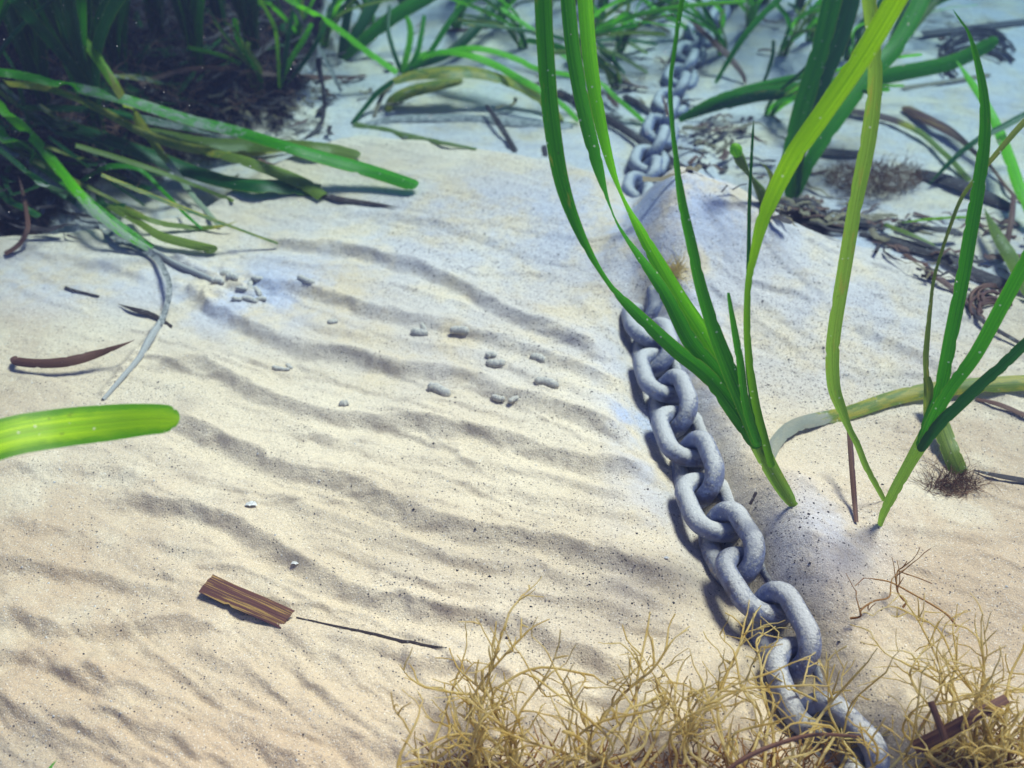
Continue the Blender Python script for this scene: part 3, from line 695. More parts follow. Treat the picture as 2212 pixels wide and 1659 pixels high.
L([(418, 322, .006, 8), (500, 330, .006, 16), (560, 330, .005, 17), (645, 320, .004, 10)], GO, 'yellow brown leaf edged with black in the shade of the olive leaf', age=.46, tip1='point')
L([(235, 445, .012, 16), (300, 480, .01, 18), (345, 508, .009, 24), (400, 524, .007, 25), (469, 540, .004, 24)], GO, 'short pale olive leaf with round tip beside the silted stalk', age=.1)
L([(250, 445, .014, 8), (300, 466, .010, 10), (350, 482, .007, 12), (400, 489, .004, 13), (436, 492, .002, 10), (480, 488, .006, 8), (512, 478, .009, 5)], GO, 'narrow olive leaf ending in a small frayed brown tip', age=lambda t: .1 if t < .7 else .55, tip1='point')
L([(175, 392, .006, 8), (205, 370, .022, 11), (245, 358, .03, 12), (300, 365, .03, 10), (345, 405, .02, 8), (400, 462, .008, 7), (436, 494, .002, 6)], G, 'thin green leaf arching like a hoop over the shaded sand', tip1='cut', silt=.2)
L([(120, 284, .03, 12), (200, 304, .028, 15), (250, 340, .018, 13), (302, 386, .008, 9)], GD, 'narrow dark leaf with a pale silted end in the dark bed', silt=lambda t: .7 if t > .5 else .1)
L([(8, 110, .09, 6), (30, 150, .075, 8), (45, 200, .055, 9), (62, 270, .03, 8), (75, 330, .01, 6)], GD, 'thin dark upright stem at the left edge, hung with shreds', silt=.3)
L([(697, 420, .002, 12), (735, 430, .003, 12), (780, 436, .002, 9), (862, 448, .0012, 7)], DK, 'black leaf scrap touching the tip of the yellow streaked leaf', tip0='cut', tip1='point')
L([(10, 548, .002, 10), (40, 528, .006, 10), (60, 490, .012, 10), (52, 430, .02, 8), (40, 380, .03, 7)], BR, 'brown stalk curling up at the left edge of the sand', tip1='point')

rq = random.Random(91)
for i in range(11):
    u0 = rq.uniform(-60, 260); v0 = rq.uniform(120, 420); an = R(rq.uniform(8, 38)); ln = rq.uniform(150, 420); w = rq.uniform(6, 11); bow = rq.uniform(-30, 30); h0 = rq.uniform(.02, .06)
    L([(u0 + math.cos(an) * ln * t + math.sin(math.pi * t) * bow * .3, v0 + math.sin(an) * ln * t + math.sin(math.pi * t) * bow, h0 * (1 - t) + .003, w * (.7 + .5 * math.sin(math.pi * min(1, t + .2)))) for t in (0, .2, .4, .6, .8, 1)],
      rq.choice((GD, GD, GD, GO)), ('pale', 'long', 'short', 'curved', 'straight', 'highest', 'low', 'olive', 'thin', 'broad', 'silted', 'drooping', 'bent', 'mossy', 'lowest')[i] + ' narrow dim leaf trailing from the dark bed among the long lying leaves', group='narrow dim leaves trailing from the dark bed', age=rq.choice((0, .1, .3)), silt=rq.choice((.1, .3, .5)))
# bright and dim single leaves further back
L([(560, -46, .10, 14), (627, 0, .09, 15), (709, 46, .07, 15), (791, 109, .04, 15), (858, 156, .016, 14)], GB, 'bright straight leaf slanting down from the top edge', tip1='cut')
L([(540, -40, .10, 8), (562, 0, .09, 9), (592, 55, .07, 9), (600, 109, .045, 8), (604, 192, .004, 6)], GY_, 'slim yellow green leaf curving down near the dark bed', age=.15)
L([(590, -30, .09, 8), (627, 6, .08, 8), (660, 60, .06, 9), (696, 115, .035, 9), (737, 198, .002, 7)], SI, 'pale silted leaf slanting down beside the bright straight leaf', tip1='cut', silt=.3)
L([(687, 125, .05, 14), (690, 150, .04, 12), (699, 195, .025, 8), (700, 235, .012, 9), (690, 273, .005, 9), (649, 304, .001, 9)], DK, 'black leaf standing and curling at its foot behind the olive leaf', tip1='point')
L([(600, 80, .02, 12), (560, 112, .014, 14), (506, 159, .01, 15), (450, 205, .006, 14), (396, 248, .002, 12)], DK, 'long straight black leaf slanting across the shaded sand', tip1='cut')
L([(500, 152, .006, 14), (600, 160, .004, 14), (700, 166, .003, 10), (796, 165, .001, 6)], BR, 'purple brown leaf lying level in front of the dark bed', tip1='point')
L([(300, 180, .02, 12), (400, 150, .02, 13), (500, 148, .012, 12), (560, 158, .004, 8)], BR, 'brown leaf at the foot of the dark bed')
L([(791, 268, .001, 14), (873, 255, .002, 17), (1010, 254, .002, 18), (1123, 265, .002, 17), (1238, 274, .001, 16)], SI, 'long grey silt speckled leaf lying level below the bright arching leaves', silt=.25, tip1='cut')
L([(1050, 226, .012, 9), (1072, 258, .009, 14), (1095, 295, .005, 14), (1114, 328, .001, 14)], DK, 'stiff brown black leaf piece standing in front of the level grey leaf', tip0='round', tip1='cut', silt=.45, flat=.2)
L([(764, 268, .001, 14), (873, 291, .002, 14), (940, 305, .002, 10), (1030, 322, .001, 6)], GO, 'grey green leaf lying along the crest of the sand bank', silt=.45)
L([(1176, 314, .001, 12), (1178, 336, .001, 14)], DK, 'tiny square black leaf scrap behind the wide green leaf', tip1='cut', tip0='cut')
L([(865, 164, .028, 10), (819, 197, .018, 12), (790, 230, .008, 10), (761, 266, .001, 9)], GD, 'dark green leaf base running down to the sand bank crest', age=.1, tip1='cut')
L([(850, 176, .03, 16), (900, 160, .034, 24), (960, 155, .036, 30), (1010, 154, .034, 28), (1065, 164, .03, 24), (1123, 186, .02, 22), (1180, 225, .01, 18), (1216, 262, .001, 12)], GO, 'olive leaf with black nicks arching over the pale sand', age=.33)
L([(835, 240, .001, 14), (850, 215, .008, 26), (888, 196, .016, 28), (940, 184, .02, 26), (1000, 172, .022, 18)], GO, 'pale olive leaf rotting under the arching olive leaf', age=.30, silt=.35)
L([(808, 252, .001, 8), (826, 205, .012, 10), (850, 178, .02, 10)], TN, 'tan leaf base below the rotting olive leaf')
L([(1080, 16, .05, 9), (1156, 68, .035, 10), (1217, 118, .02, 10), (1262, 150, .008, 8)], GB, 'bright green leaf passing behind the tall green leaves')
L([(914, 123, .025, 10), (955, 112, .035, 14), (1010, 118, .038, 16), (1065, 138, .036, 17), (1123, 170, .032, 17), (1167, 195, .026, 15), (1217, 228, .015, 13), (1250, 262, .003, 10)], GB, 'brightest arching leaf, lower of two leaving the small shoot', age=.06)
L([(928, 118, .028, 9), (1010, 104, .04, 12), (1065, 110, .042, 12), (1123, 130, .04, 12), (1162, 148, .036, 11), (1285, 175, .03, 10), (1334, 213, .02, 10), (1394, 264, .003, 9)], GB, 'long bright arching leaf, upper of two, reaching to the chain')
L([(1370, -20, .04, 9), (1420, 22, .03, 10), (1463, 46, .02, 10), (1500, 70, .01, 8)], GB, 'bright leaf meeting the chain near the top edge')
for i, (a, b) in enumerate((((1277, 63), (1400, 116)), ((1260, 90), (1420, 95)), ((1280, 100), (1400, 158)), ((1320, 20), (1450, 70)), ((1255, 60), (1350, 160)))):
    L([(a[0], a[1], .02, 7), ((a[0] + b[0]) / 2, (a[1] + b[1]) / 2 - 8, .018, 9), (b[0], b[1], .004, 7)], (GO, GD, GO, TN, GD)[i],
      ('upper middle', 'middle', 'lowest', 'topmost', 'short inner')[i] + ' thin dim leaf of the fan left of the far chain', group='thin dim leaves beside the far chain', silt=.3)
L([(1204, 196, .004, 16), (1250, 222, .004, 18), (1293, 246, .005, 19), (1340, 274, .006, 19), (1400, 314, .010, 19), (1450, 346, .006, 17), (1490, 368, .002, 12)], DK, 'long black leaf crossing in front of the far chain by the mound', silt=.30, tip0='cut', flat=.5)
L([(1348, 206, .004, 12), (1378, 222, .004, 14), (1406, 242, .003, 10)], DK, 'short black leaf end left of the far chain')
L([(1490, 40, .022, 8), (1545, 93, .026, 14), (1575, 122, .018, 15), (1604, 160, .008, 10), (1610, 180, .002, 6)], BR, 'brown leaf draped across the far chain near the top edge', silt=.25)
L([(1428, 200, .03, 7), (1436, 222, .026, 9), (1444, 250, .02, 8)], BR, 'small reddish brown leaf tip standing on the far chain', tip0='point', tip1='cut')
L([(1951, 230, .004, 18), (1990, 250, .006, 22), (2044, 278, .008, 21), (2080, 304, .008, 14), (2107, 330, .007, 10), (2137, 355, .006, 8), (2175, 405, .004, 7), (2225, 455, .002, 6)], ST, 'dark brown leaf turning into a thin yellow end at the right', tip0='round', silt=.15)
L([(1825, 238, .004, 14), (1880, 246, .006, 15), (1935, 260, .006, 15), (1990, 287, .006, 12), (2031, 323, .006, 11), (2060, 350, .006, 13), (2095, 392, .003, 14)], GO, 'leaf black on its left half and green on its right half, behind the lone leaf', age=lambda t: .95 if t < .45 else .15)
L([(1760, 325, .004, 14), (1800, 328, .004, 17), (1860, 332, .002, 16)], DK, 'black leaf lying behind the dark green leaves, above the algae ball', tip1='cut')
L([(1978, 370, .002, 18), (2010, 378, .004, 24), (2058, 391, .006, 26), (2126, 420, .006, 26), (2186, 450, .003, 22)], DK, 'broad black silted leaf right of the brown algae ball', silt=.30, tip0='round', tip1='cut')
L([(1660, 446, .004, 12), (1720, 466, .004, 20), (1771, 477, .004, 22), (1867, 481, .004, 20), (1912, 492, .002, 16)], DK, 'black leaf lying along the right foot of the mound', tip1='cut', silt=.2)
L([(1716, 430, .006, 10), (1750, 436, .010, 18), (1775, 452, .004, 14), (1785, 466, .002, 8)], DK, 'short black leaf bent over at the foot of the dark green leaves')
L([(1860, 500, .003, 16), (1949, 525, .004, 24), (2031, 548, .005, 28), (2099, 586, .004, 28), (2167, 612, .004, 26), (2240, 640, .002, 22)], DK, 'wide grey speckled dead leaf running to the right edge', silt=.42)
L([(1930, 500, .008, 5), (1985, 520, .009, 6), (2040, 543, .007, 4)], DK, 'thin black leaf edge above the wide grey dead leaf')
L([(1940, 488, .008, 10), (2000, 492, .012, 18), (2050, 498, .01, 19), (2078, 504, .008, 14)], DK, 'spearhead shaped black leaf right of the lone leaf', tip0='point')
L([(1912, 484, .006, 8), (1960, 505, .008, 12), (2020, 532, .005, 9)], GO, 'olive leaf sliver between two black leaves at right', age=.2)
L([(1943, 481, .01, 5), (2020, 472, .02, 6), (2100, 468, .03, 5)], GY_, 'very thin yellow green stalk lying level at right', tip0='point')
L([(1955, 548, .002, 10), (2010, 588, .003, 13), (2062, 626, .002, 13), (2100, 664, .002, 12), (2126, 690, .001, 10)], BR, 'brown leaf slanting below the wide grey dead leaf', silt=.4)
L([(1900, 524, .001, 7), (1896, 536, .004, 8), (1890, 548, .002, 6)], DK, 'tiny black scrap on the bright sand right of the mound')
L([(2108, 862, .001, 6), (2160, 874, .003, 10), (2240, 908, .002, 10)], BR, 'thin brown leaf on the sand at the right edge, higher of two', silt=.2)
L([(2104, 1016, .001, 4), (2160, 1028, .003, 10), (2240, 1042, .002, 12)], DK, 'thin black leaf on the sand at the right edge, lower of two')
L([(2080, 640, .001, 8), (2120, 690, .004, 10), (2160, 716, .004, 9), (2230, 756, .003, 8)], DK, 'dark stalk lying under the coiled stems at the right edge')
L([(2126, 450, .012, 22), (2154, 506, .014, 28), (2187, 560, .012, 32), (2230, 640, .006, 32)], GO, 'wide olive leaf lying behind the right edge shoot', age=.06, tip0='point')
L([(2190, 420, .02, 10), (2186, 470, .02, 12), (2176, 520, .012, 12), (2170, 560, .004, 8)], BR, 'dark upright leaf shred near the right edge', silt=.1)
L([(2064, 128, .05, 12), (2090, 165, .045, 15), (2126, 219, .038, 19), (2154, 273, .032, 23), (2181, 342, .026, 26), (2205, 410, .018, 27), (2240, 480, .01, 26)], GB, 'mid green leaf dropping to the right edge behind the tall pointed leaf', age=.05, tip0='point')
L([(2260, 228, .05, 14), (2212, 249, .045, 17), (2167, 273, .04, 16), (2113, 301, .034, 14), (2061, 342, .02, 13), (2003, 402, .003, 6)], GD, 'dark green leaf crossing behind the right edge shoot', tip1='point')
L([(1560, 774, .001, 5), (1574, 786, .003, 8), (1594, 800, .002, 8)], DK, 'black scrap showing between leaves of the big shoot')
L([(1990, 72, .006, 12), (2060, 64, .004, 13), (2140, 54, .004, 13), (2250, 42, .004, 12)], DK, 'level dark leaf in the haze at the upper right corner')
L([(1950, 190, .002, 9), (2040, 176, .003, 8), (2140, 160, .002, 8)], TN, 'faint brown leaf on the hazy sand at right', silt=.5)
L([(1620, 1090, .012, 6), (1634, 1062, .010, 7)], DK, 'small dark scrap by the foot of the big shoot')

# brown leaves on the near sand
L([(30, 770, .004, 12), (36, 780, .006, 19), (90, 785, .007, 20), (150, 780, .009, 22), (210, 764, .010, 18), (262, 746, .012, 9), (292, 734, .014, 3)], BR, 'dark purple brown leaf curved upward off the sand at left', tip0='cut', tip1='point', flat=.3)
L([(444, 1259, .0045, 46), (500, 1285, .0042, 46), (560, 1310, .0036, 46), (622, 1338, .0016, 46)], ST, 'brown and yellow striped flat leaf piece on the near sand', tip0='cut', tip1='cut', flat=.9, cup=.04)
L([(640, 1334, .0004, 3), (700, 1347, .0006, 4), (800, 1368, .0006, 6), (870, 1386, .0008, 8), (930, 1396, .0006, 6), (965, 1400, .0002, 3)], DK, 'thin black leaf edge sticking out of the sand behind the striped piece', flat=0, tip1='point')
L([(140, 620, .001, 6), (165, 628, .001, 5), (215, 640, .0005, 4)], DK, 'small black sliver on the sand, left of the dark pointed scrap')
L([(254, 656, .001, 6), (290, 668, .003, 11), (330, 680, .002, 10), (372, 706, .001, 7)], DK, 'dark pointed scrap half buried beside the curled grey leaf', tip0='point', silt=.2)
L([(2175, 1508, .03, 20), (2100, 1550, .03, 27), (2040, 1585, .028, 32), (1975, 1616, .024, 30)], BR, 'broad dark leaf lying behind the algae at the lower right', flat=.4, tip1='cut', tip0='cut')
L([(2010, 1515, .045, 14), (2028, 1560, .042, 16), (2046, 1612, .036, 16)], BR, 'short reddish brown leaf standing over the broad dark leaf', flat=.1, tip0='cut', tip1='cut')
L([(1800, 1580, .012, 20), (1850, 1590, .012, 22), (1910, 1606, .010, 16)], GD, 'dark olive leaf scrap between the last chain links', age=.35)
L([(1560, 1672, .03, 10), (1610, 1636, .034, 11), (1680, 1606, .034, 10), (1760, 1586, .03, 8), (1860, 1590, .02, 6)], BR, 'dark brown stalk bowed through the algae at the bottom edge', cup=.6)

# ------------------------------------------------------------------ upright shoots further back
def back_shoot(u, v, leaves, label, group=None):
    r = shoot(u, v, label, group)
    for pts, m, y1, a in leaves:
        up_leaf(r, pts, m, 0, y1, 'round' if pts[-1][1] > 0 else 'cut', age=a)
    return r
back_shoot(1712, 428, [
    ([(1708, 430, 22), (1704, 370, 32), (1714, 314, 40), (1738, 219, 42), (1771, 109, 40), (1800, -10, 42), (1820, -90, 40)], G, .05, 0),
    ([(1716, 430, 22), (1722, 330, 34), (1744, 246, 40), (1778, 164, 42), (1815, 82, 38), (1842, -10, 38), (1862, -90, 38)], GD, .08, .05),
    ([(1718, 426, 18), (1748, 350, 30), (1785, 290, 34), (1830, 225, 36), (1880, 160, 36), (1935, 100, 38), (1990, 0, 38), (2020, -70, 36)], G, .14, .05),
    ([(1712, 420, 14), (1726, 330, 22), (1756, 220, 26), (1790, 120, 26), (1826, 0, 26), (1850, -80, 24)], G, .10, .0)],
    'dark green eelgrass shoot of wide leaves just behind the mound')
back_shoot(1470, 262, [
    ([(1466, 260, 12), (1520, 234, 22), (1580, 212, 24), (1607, 206, 26), (1662, 198, 28), (1744, 190, 30), (1853, 178, 32), (1935, 160, 34), (2044, 138, 32), (2110, 110, 30), (2156, 84, 26)], G, .02, .05),
    ([(1468, 256, 10), (1540, 216, 14), (1607, 194, 16), (1689, 174, 16), (1738, 164, 14), (1800, 150, 12)], G, .03, .1),
    ([(1476, 258, 8), (1540, 232, 20), (1600, 216, 24), (1650, 206, 24), (1700, 206, 20)], GD, .0, .12)],
    'eelgrass shoot lying over to the right from the side of the far chain')
back_shoot(735, 128, [
    ([(735, 130, 14), (744, 70, 18), (757, -10, 20), (768, -80, 20)], GD, .04, 0),
    ([(738, 130, 12), (772, 68, 24), (813, -5, 28), (850, -80, 26)], GD, .08, 0),
    ([(740, 128, 12), (790, 84, 26), (850, 36, 30), (930, -12, 32), (980, -50, 30)], G, .06, 0),
    ([(742, 132, 10), (760, 110, 18), (800, 74, 24), (838, 44, 20), (870, 38, 12)], GD, .04, .08)],
    'dark green shoot at the top edge, left of the small bright shoot')
back_shoot(604, 194, [
    ([(602, 194, 8), (612, 150, 10), (620, 100, 11), (627, 55, 10), (634, 20, 8)], GD, .03, 0),
    ([(604, 192, 9), (622, 142, 12), (640, 110, 12), (658, 82, 12), (674, 50, 10)], GB, .03, 0),
    ([(606, 194, 8), (660, 130, 10), (700, 60, 10), (726, -10, 9)], GD, .06, .1)],
    'small green shoot rooted in front of the dark bed')
back_shoot(862, 160, [
    ([(868, 160, 12), (876, 130, 14), (885, 90, 14), (886, 60, 13), (878, 34, 9)], GB, .03, 0),
    ([(874, 160, 12), (898, 123, 12), (909, 82, 11), (917, 32, 9)], G, .04, 0),
    ([(876, 156, 14), (923, 120, 12), (966, 55, 13), (1012, -8, 12), (1040, -60, 10)], G, .07, .05),
    ([(880, 158, 16), (906, 126, 20), (930, 116, 14)], GB, .02, 0),
    ([(884, 150, 10), (960, 120, 18), (1010, 80, 22), (1060, 20, 24), (1100, -40, 24)], GD, .12, .05),
    ([(868, 158, 10), (850, 110, 10), (838, 60, 9), (842, 10, 8)], GD, .06, .1)],
    'small bright shoot whose two arching leaves reach right to the chain')
back_shoot(1560, 190, [([(1545, 180, 8), (1599, 90, 13), (1640, 40, 14), (1690, -10, 14), (1730, -60, 13)], G, .05, .0)], 'single slim leaf rising beside the far chain')
back_shoot(1620, 204, [([(1621, 205, 5), (1649, 178, 7), (1668, 123, 8), (1671, 86, 7)], GD, .01, .1)], 'one hair thin dark leaf bent to the right of the far chain')
back_shoot(1921, 131, [([(1915, 134, 10), (1945, 98, 14), (1970, 66, 14), (2005, 24, 13), (2040, -20, 12)], GO, .05, .1),
                       ([(1905, 140, 10), (1925, 100, 20), (1950, 40, 24), (1975, -20, 24)], GD, .06, 0)], 'hazy shoot with one straw coloured leaf behind the crossing leaves')

# fruiting stalk with a yellow tip
st = empty('eelgrass_stalk', on(1650, 446, 0), 'stubby olive stalk with a rounded yellow tip behind the mound', 'stalk')
mb = MB(); pp = [at_y(u, v, st.location.y - dy) for u, v, dy in ((1655, 452, 0), (1646, 420, 0), (1632, 396, .002), (1616, 374, .004), (1602, 352, .005), (1594, 334, .006))]
pp = [Vector(p) for p in cr([tuple(p) for p in pp], 5)]
tube(mb, pp, [.0026 + .0012 * math.sin(i * .35) for i in range(len(pp))], 10); link('stem', mb.mesh('stem'), GO, st)
mb = MB(); e = pp[-1]; dd = (pp[-1] - pp[-4]).normalized()
tube(mb, [e + dd * (x * .0095) for x in (-.1, .1, .35, .6, .8, .95, 1.0)], [.0024, .0036, .0043, .0041, .0032, .0018, .0005], 12); link('bud', mb.mesh('bud'), GY_, st)
up_leaf(st, [(1650, 446, 10), (1664, 410, 20), (1668, 385, 22), (1655, 362, 14), (1640, 350, 6)], GO, 0, .004, 'point', age=.3)

# low grass in the hazy band at the top
def low_shoot(u, v, n, hmax, ms, label, seed, lean, wid=.005):
    rnd = random.Random(seed); p = on(u, max(v, 2), 0)
    return gen_shoot(p.x, p.y, n, hmax, ms, label, 'low green shoots in the hazy band', rnd, lean, wid, (0, .25))
LOW = [(880, 30, 'above the small bright shoot, left of the bright blade'), (800, 50, 'just right of the dark green shoot at the top'), (1180, 40, 'half behind the widest tall leaf'), (1235, 130, 'between the first and second tall green leaves'),
       (1460, 40, 'behind the thin tall leaf in front of the chain'), (1750, 90, 'behind the wide dark green leaves'), (1830, 130, 'in the angle of the two crossing bright leaves'), (1960, 70, 'right of the straw coloured leaf'),
       (1240, 10, 'between the tall green leaves at the top edge'), (1590, 10, 'right of the chain at the top edge'),
       (985, 62, 'right of the bright short leaf pair'), (1080, 50, 'under the bright leaf left of the widest tall leaf'), (1130, 105, 'just above the upper bright arching leaf'),
       (1290, 66, 'right of the third tall green leaf'), (1340, 110, 'above the thin leaves fanning to the chain'), (1400, 50, 'left of the chain, below its bright leaf'), (1330, 190, 'left of the short black leaf end'),
       (1620, 60, 'right of the slim leaf near the top edge'), (1690, 120, 'left of the wide dark green leaves, upper'), (1660, 250, 'left of the wide dark green leaves, lower'), (1560, 120, 'close beside the brown draped leaf'),
       (1900, 60, 'between the crossing leaves and the straw coloured leaf'), (640, 100, 'left of the bright straight leaf'), (700, 100, 'right of the bright straight leaf'), (2010, 20, 'near the top of the tall pointed leaf'), (560, 200, 'at the right end of the dark bed')]
# generated shoots: dark bed, the added canopy behind it, and the hazy far side
def gen_shoot(x, y, n, hmax, ms, label, group, rnd, lean=(0, 0), wid=.0075, ages=(0, .15)):
    z = Hgt(x, y); r = empty('eelgrass_shoot', Vector((x, y, z - .004)), label, 'seagrass', group)
    for i in range(n):
        h = hmax * rnd.uniform(.45, 1); a = rnd.uniform(0, 2 * math.pi); b = rnd.uniform(.12, .6) * h
        dx = math.cos(a) * b + lean[0] * h; dy = math.sin(a) * b + lean[1] * h
        pts = []
        for k in range(8):
            t = k / 7; pts.append((x + dx * t ** 1.8 + .004 * math.sin(t * 7 + i), y + dy * t ** 1.8, z - .004 + h * (t - .22 * t * t * (b / h) * 2)))
        pts = [Vector(p) for p in cr(pts, 3)]; w = wid * rnd.uniform(.6, 1.1); tw = rnd.uniform(-70, 70); t2 = rnd.uniform(-60, 60); ag = rnd.uniform(*ages)
        m_ = len(pts); mb = MB()
        ribbon(mb, pts, [w * min(1, .5 + 3 * q / m_) for q in range(m_)], [tw + t2 * q / m_ for q in range(m_)], 0, 'cut', 'round', [ag] * m_, [rnd.choice((0, 0, .3))] * m_, wpx=False)
        link('leaf', mb.mesh('leaf'), rnd.choice(ms), r)
    return r
rnd = random.Random(21)
for i, (u, v, w) in enumerate(LOW):
    low_shoot(u, v, 8, .13, [GD, G, GB, GO], 'low fine leaved shoot ' + w, 300 + i, (-.6 + (i % 4) * .45, -.55))
DB = [(40, 60, 'beside the top of the thin upright stem at the left edge'), (150, 20, 'right behind the top of the yellow blotched leaf'), (250, 120, 'right of the middle of the yellow blotched leaf'),
      (330, 30, 'at the top edge, in the middle of the dark bed'), (420, 110, 'above the left end of the level brown leaf'), (470, 20, 'at the top edge, left of the slim yellow green leaf'),
      (540, 70, 'right above the long straight black leaf'), (90, 190, 'where the longest green leaf enters the picture'), (200, 240, 'where the longest leaf and yellow blotched leaf cross'),
      (-40, 260, 'just off the left edge, beside the bright green leaf'), (-80, 120, 'just off the left edge, highest of those at the side'), (300, -60, 'hanging in above the middle of the bed'),
      (430, -80, 'above the brown leaf'), (100, -70, 'in the very corner, tips hanging in from above'), (230, 30, 'between the yellow blotched leaf and the bed\'s middle'),
      (-60, 20, 'in the upper left corner, leaning in from the side')]
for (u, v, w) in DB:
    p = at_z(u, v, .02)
    gen_shoot(p.x, p.y, 15, rnd.uniform(.40, .52), [GD, GD, GD, G], 'dim dark green shoot ' + w, 'dim shoots of the dark bed', rnd, (.12, .05), .0115)  # height and leaf count raised so these leaves also shade the bed
SHADE_SHOOTS = [(200, -150, 'behind the middle of the dark bed'), (60, -180, 'behind the upper left corner'), (330, -200, 'deep behind the dark bed, toward its right end'), (480, -190, 'behind the right end of the dark bed'), (620, -170, 'behind the pale silted leaf'),
       (-150, -60, 'outside the upper left corner')]
for (u, v, w) in SHADE_SHOOTS:
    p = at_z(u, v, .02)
    gen_shoot(p.x, p.y, 14, .5, [GD, GD, G], 'added tall shading shoot ' + w, 'added unseen shoots shading the dark bed', rnd, (.1, 0), .012)  # unseen canopy added to shade the bed and the haze above it
HZ = [(1105, 4, 'left of the widest tall leaf'), (1300, 12, 'in the gap right of the third tall green leaf'), (1395, -14, 'left of the bright leaf meeting the chain'),
      (1650, 2, 'under the slim leaf at the top edge'), (1725, 14, 'touching the left edge of the wide dark leaves'), (1850, -22, 'between the two crossing bright leaves at the top'), (1010, -20, 'behind the slim green leaf of the small bright shoot'),
      (1590, -150, 'behind the top end of the far chain'), (1270, -20, 'behind the three tall green leaves'), (1060, -120, 'far behind the bright arching leaves'), (1820, -150, 'far behind the yellow green leaf'),
      (1040, -40, 'above the small bright shoot'), (1150, -20, 'left of the widest tall green leaf'), (1330, -80, 'between the tall green leaves and the far chain'), (1440, -60, 'touching the left side of the far chain'),
      (1680, -30, 'behind the slim leaf right of the far chain'), (1740, -90, 'behind the wide dark green leaves'), (1880, -80, 'behind the crossing bright leaves'), (1995, -30, 'above the straw coloured leaf'),
      (2090, -90, 'above the looped dark stalks'), (2190, -60, 'in the upper right corner'), (930, -60, 'right of the dark green shoot at the top edge'), (800, -90, 'behind the dark green shoot at the top edge')]
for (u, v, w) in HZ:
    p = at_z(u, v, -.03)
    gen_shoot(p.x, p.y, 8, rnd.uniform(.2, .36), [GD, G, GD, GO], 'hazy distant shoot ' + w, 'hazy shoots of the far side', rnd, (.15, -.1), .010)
# ------------------------------------------------------------------ branching algae
def alga_mat(name, a, b, tr=.5):
    m = mat(name); k = N(m); P = k.coord('Object')
    col = k.mix(k.ramp(k.noise(P, 60, 3), .35, .65), a, b)
    col = k.mix(k.ramp(k.noise(P, 700, 3), .6, .75), col, c4(.52, .46, .34))
    p = k.bsdf(col, .5, None, .3); t = k.n('BsdfTranslucent'); k.l(col, t.inputs[0])
    mx = k.n('MixShader'); mx.inputs[0].default_value = tr; k.l(p, mx.inputs[1]); k.l(t.outputs[0], mx.inputs[2]); k.out(mx.outputs[0]); return m
AG = alga_mat('golden_alga', c4(.68, .52, .17), c4(.80, .68, .34), .66)
AB = alga_mat('brown_alga', c4(.30, .13, .03), c4(.46, .25, .07), .4)
AP = alga_mat('brown_fuzzy_alga', c4(.13, .055, .035), c4(.26, .14, .085), .4)
def grow(mb, p, d, length, rad, depth_, rnd, step=.0035, curl=.55, branch=.22, up=.0, ns=4):
    pts = [p.copy()]; n = max(3, int(length / step)); kids = []
    ax = Vector((rnd.gauss(0, 1), rnd.gauss(0, 1), rnd.gauss(0, 1))).normalized(); cv = rnd.gauss(0, .09)
    for i in range(n):
        d = (d + Vector((rnd.gauss(0, 1), rnd.gauss(0, 1), rnd.gauss(0, 1))) * curl * .32 + ax.cross(d) * cv + Vector((0, 0, up))).normalized()
        q = pts[-1] + d * step
        g = Hgt(q.x, q.y) + .001
        if q.z < g: q.z = g; d.z = abs(d.z) * .4
        pts.append(q)
        if depth_ > 0 and i > 0 and rnd.random() < branch: kids.append((q.copy(), d.copy(), i / n))
    m_ = len(pts)
    tube(mb, pts, [rad * (1 - .55 * i / m_) * rnd.uniform(.8, 1.2) for i in range(m_)], ns, False)
    for q, dd, t in kids:
        s = dd.cross(Vector((rnd.gauss(0, 1), rnd.gauss(0, 1), rnd.gauss(0, 1)))).normalized()
        grow(mb, q, (dd * .7 + s * rnd.uniform(.5, 1.0)).normalized(), length * rnd.uniform(.25, .6) * (1.05 - t * .4), rad * .78, depth_ - 1, rnd, step, curl, branch, up, ns)
def tuft(base, ends, label, m=AG, seed=1, hb=.010, he=(.012, .045), rad=.00074, br=.30, name='alga_tuft', group=None, wob=75, dep=2):
    rnd = random.Random(seed); mb = MB(); b0 = on(base[0], min(base[1], 1900), hb)
    for (eu, ev, sp_, n) in ends:
        for i in range(n):
            u0 = base[0] + rnd.gauss(0, 75); v0 = base[1] + rnd.uniform(-10, 25)
            u1 = eu + rnd.gauss(0, sp_); v1 = ev + rnd.gauss(0, sp_ * .6); h1 = rnd.uniform(*he)
            k = 5; px = rnd.gauss(0, wob); py = rnd.gauss(0, wob * .6); rows = []
            for j in range(k + 1):
                t = j / k; w = math.sin(math.pi * t)
                p = on(u0 + (u1 - u0) * t + px * w + rnd.gauss(0, 7), v0 + (v1 - v0) * t + py * w + rnd.gauss(0, 6), .004 + (hb + (h1 - hb) * t) * (.3 + .7 * t ** .6))
                rows.append(tuple(p))
            pts = [Vector(p) for p in cr(rows, 4)]
            tube(mb, pts, [rad * (1.15 - .5 * q / len(pts)) for q in range(len(pts))], 5, False)
            for q in range(4, len(pts) - 1):
                if rnd.random() < br * 1.3:
                    d = (pts[q + 1] - pts[q]).normalized(); s = d.cross(Vector((rnd.gauss(0, 1), rnd.gauss(0, 1), rnd.gauss(0, .6)))).normalized()
                    grow(mb, pts[q], (d * .6 + s * .8).normalized(), rnd.uniform(.004, .024), rad * .72, dep - 1, rnd, branch=br, ns=4)
            grow(mb, pts[-1], (pts[-1] - pts[-3]).normalized(), rnd.uniform(.008, .02), rad * .62, 1, rnd, branch=br)
    o = link(name, mb.mesh(name), m); tag(o, label, 'algae', group); recenter(o, b0); return o
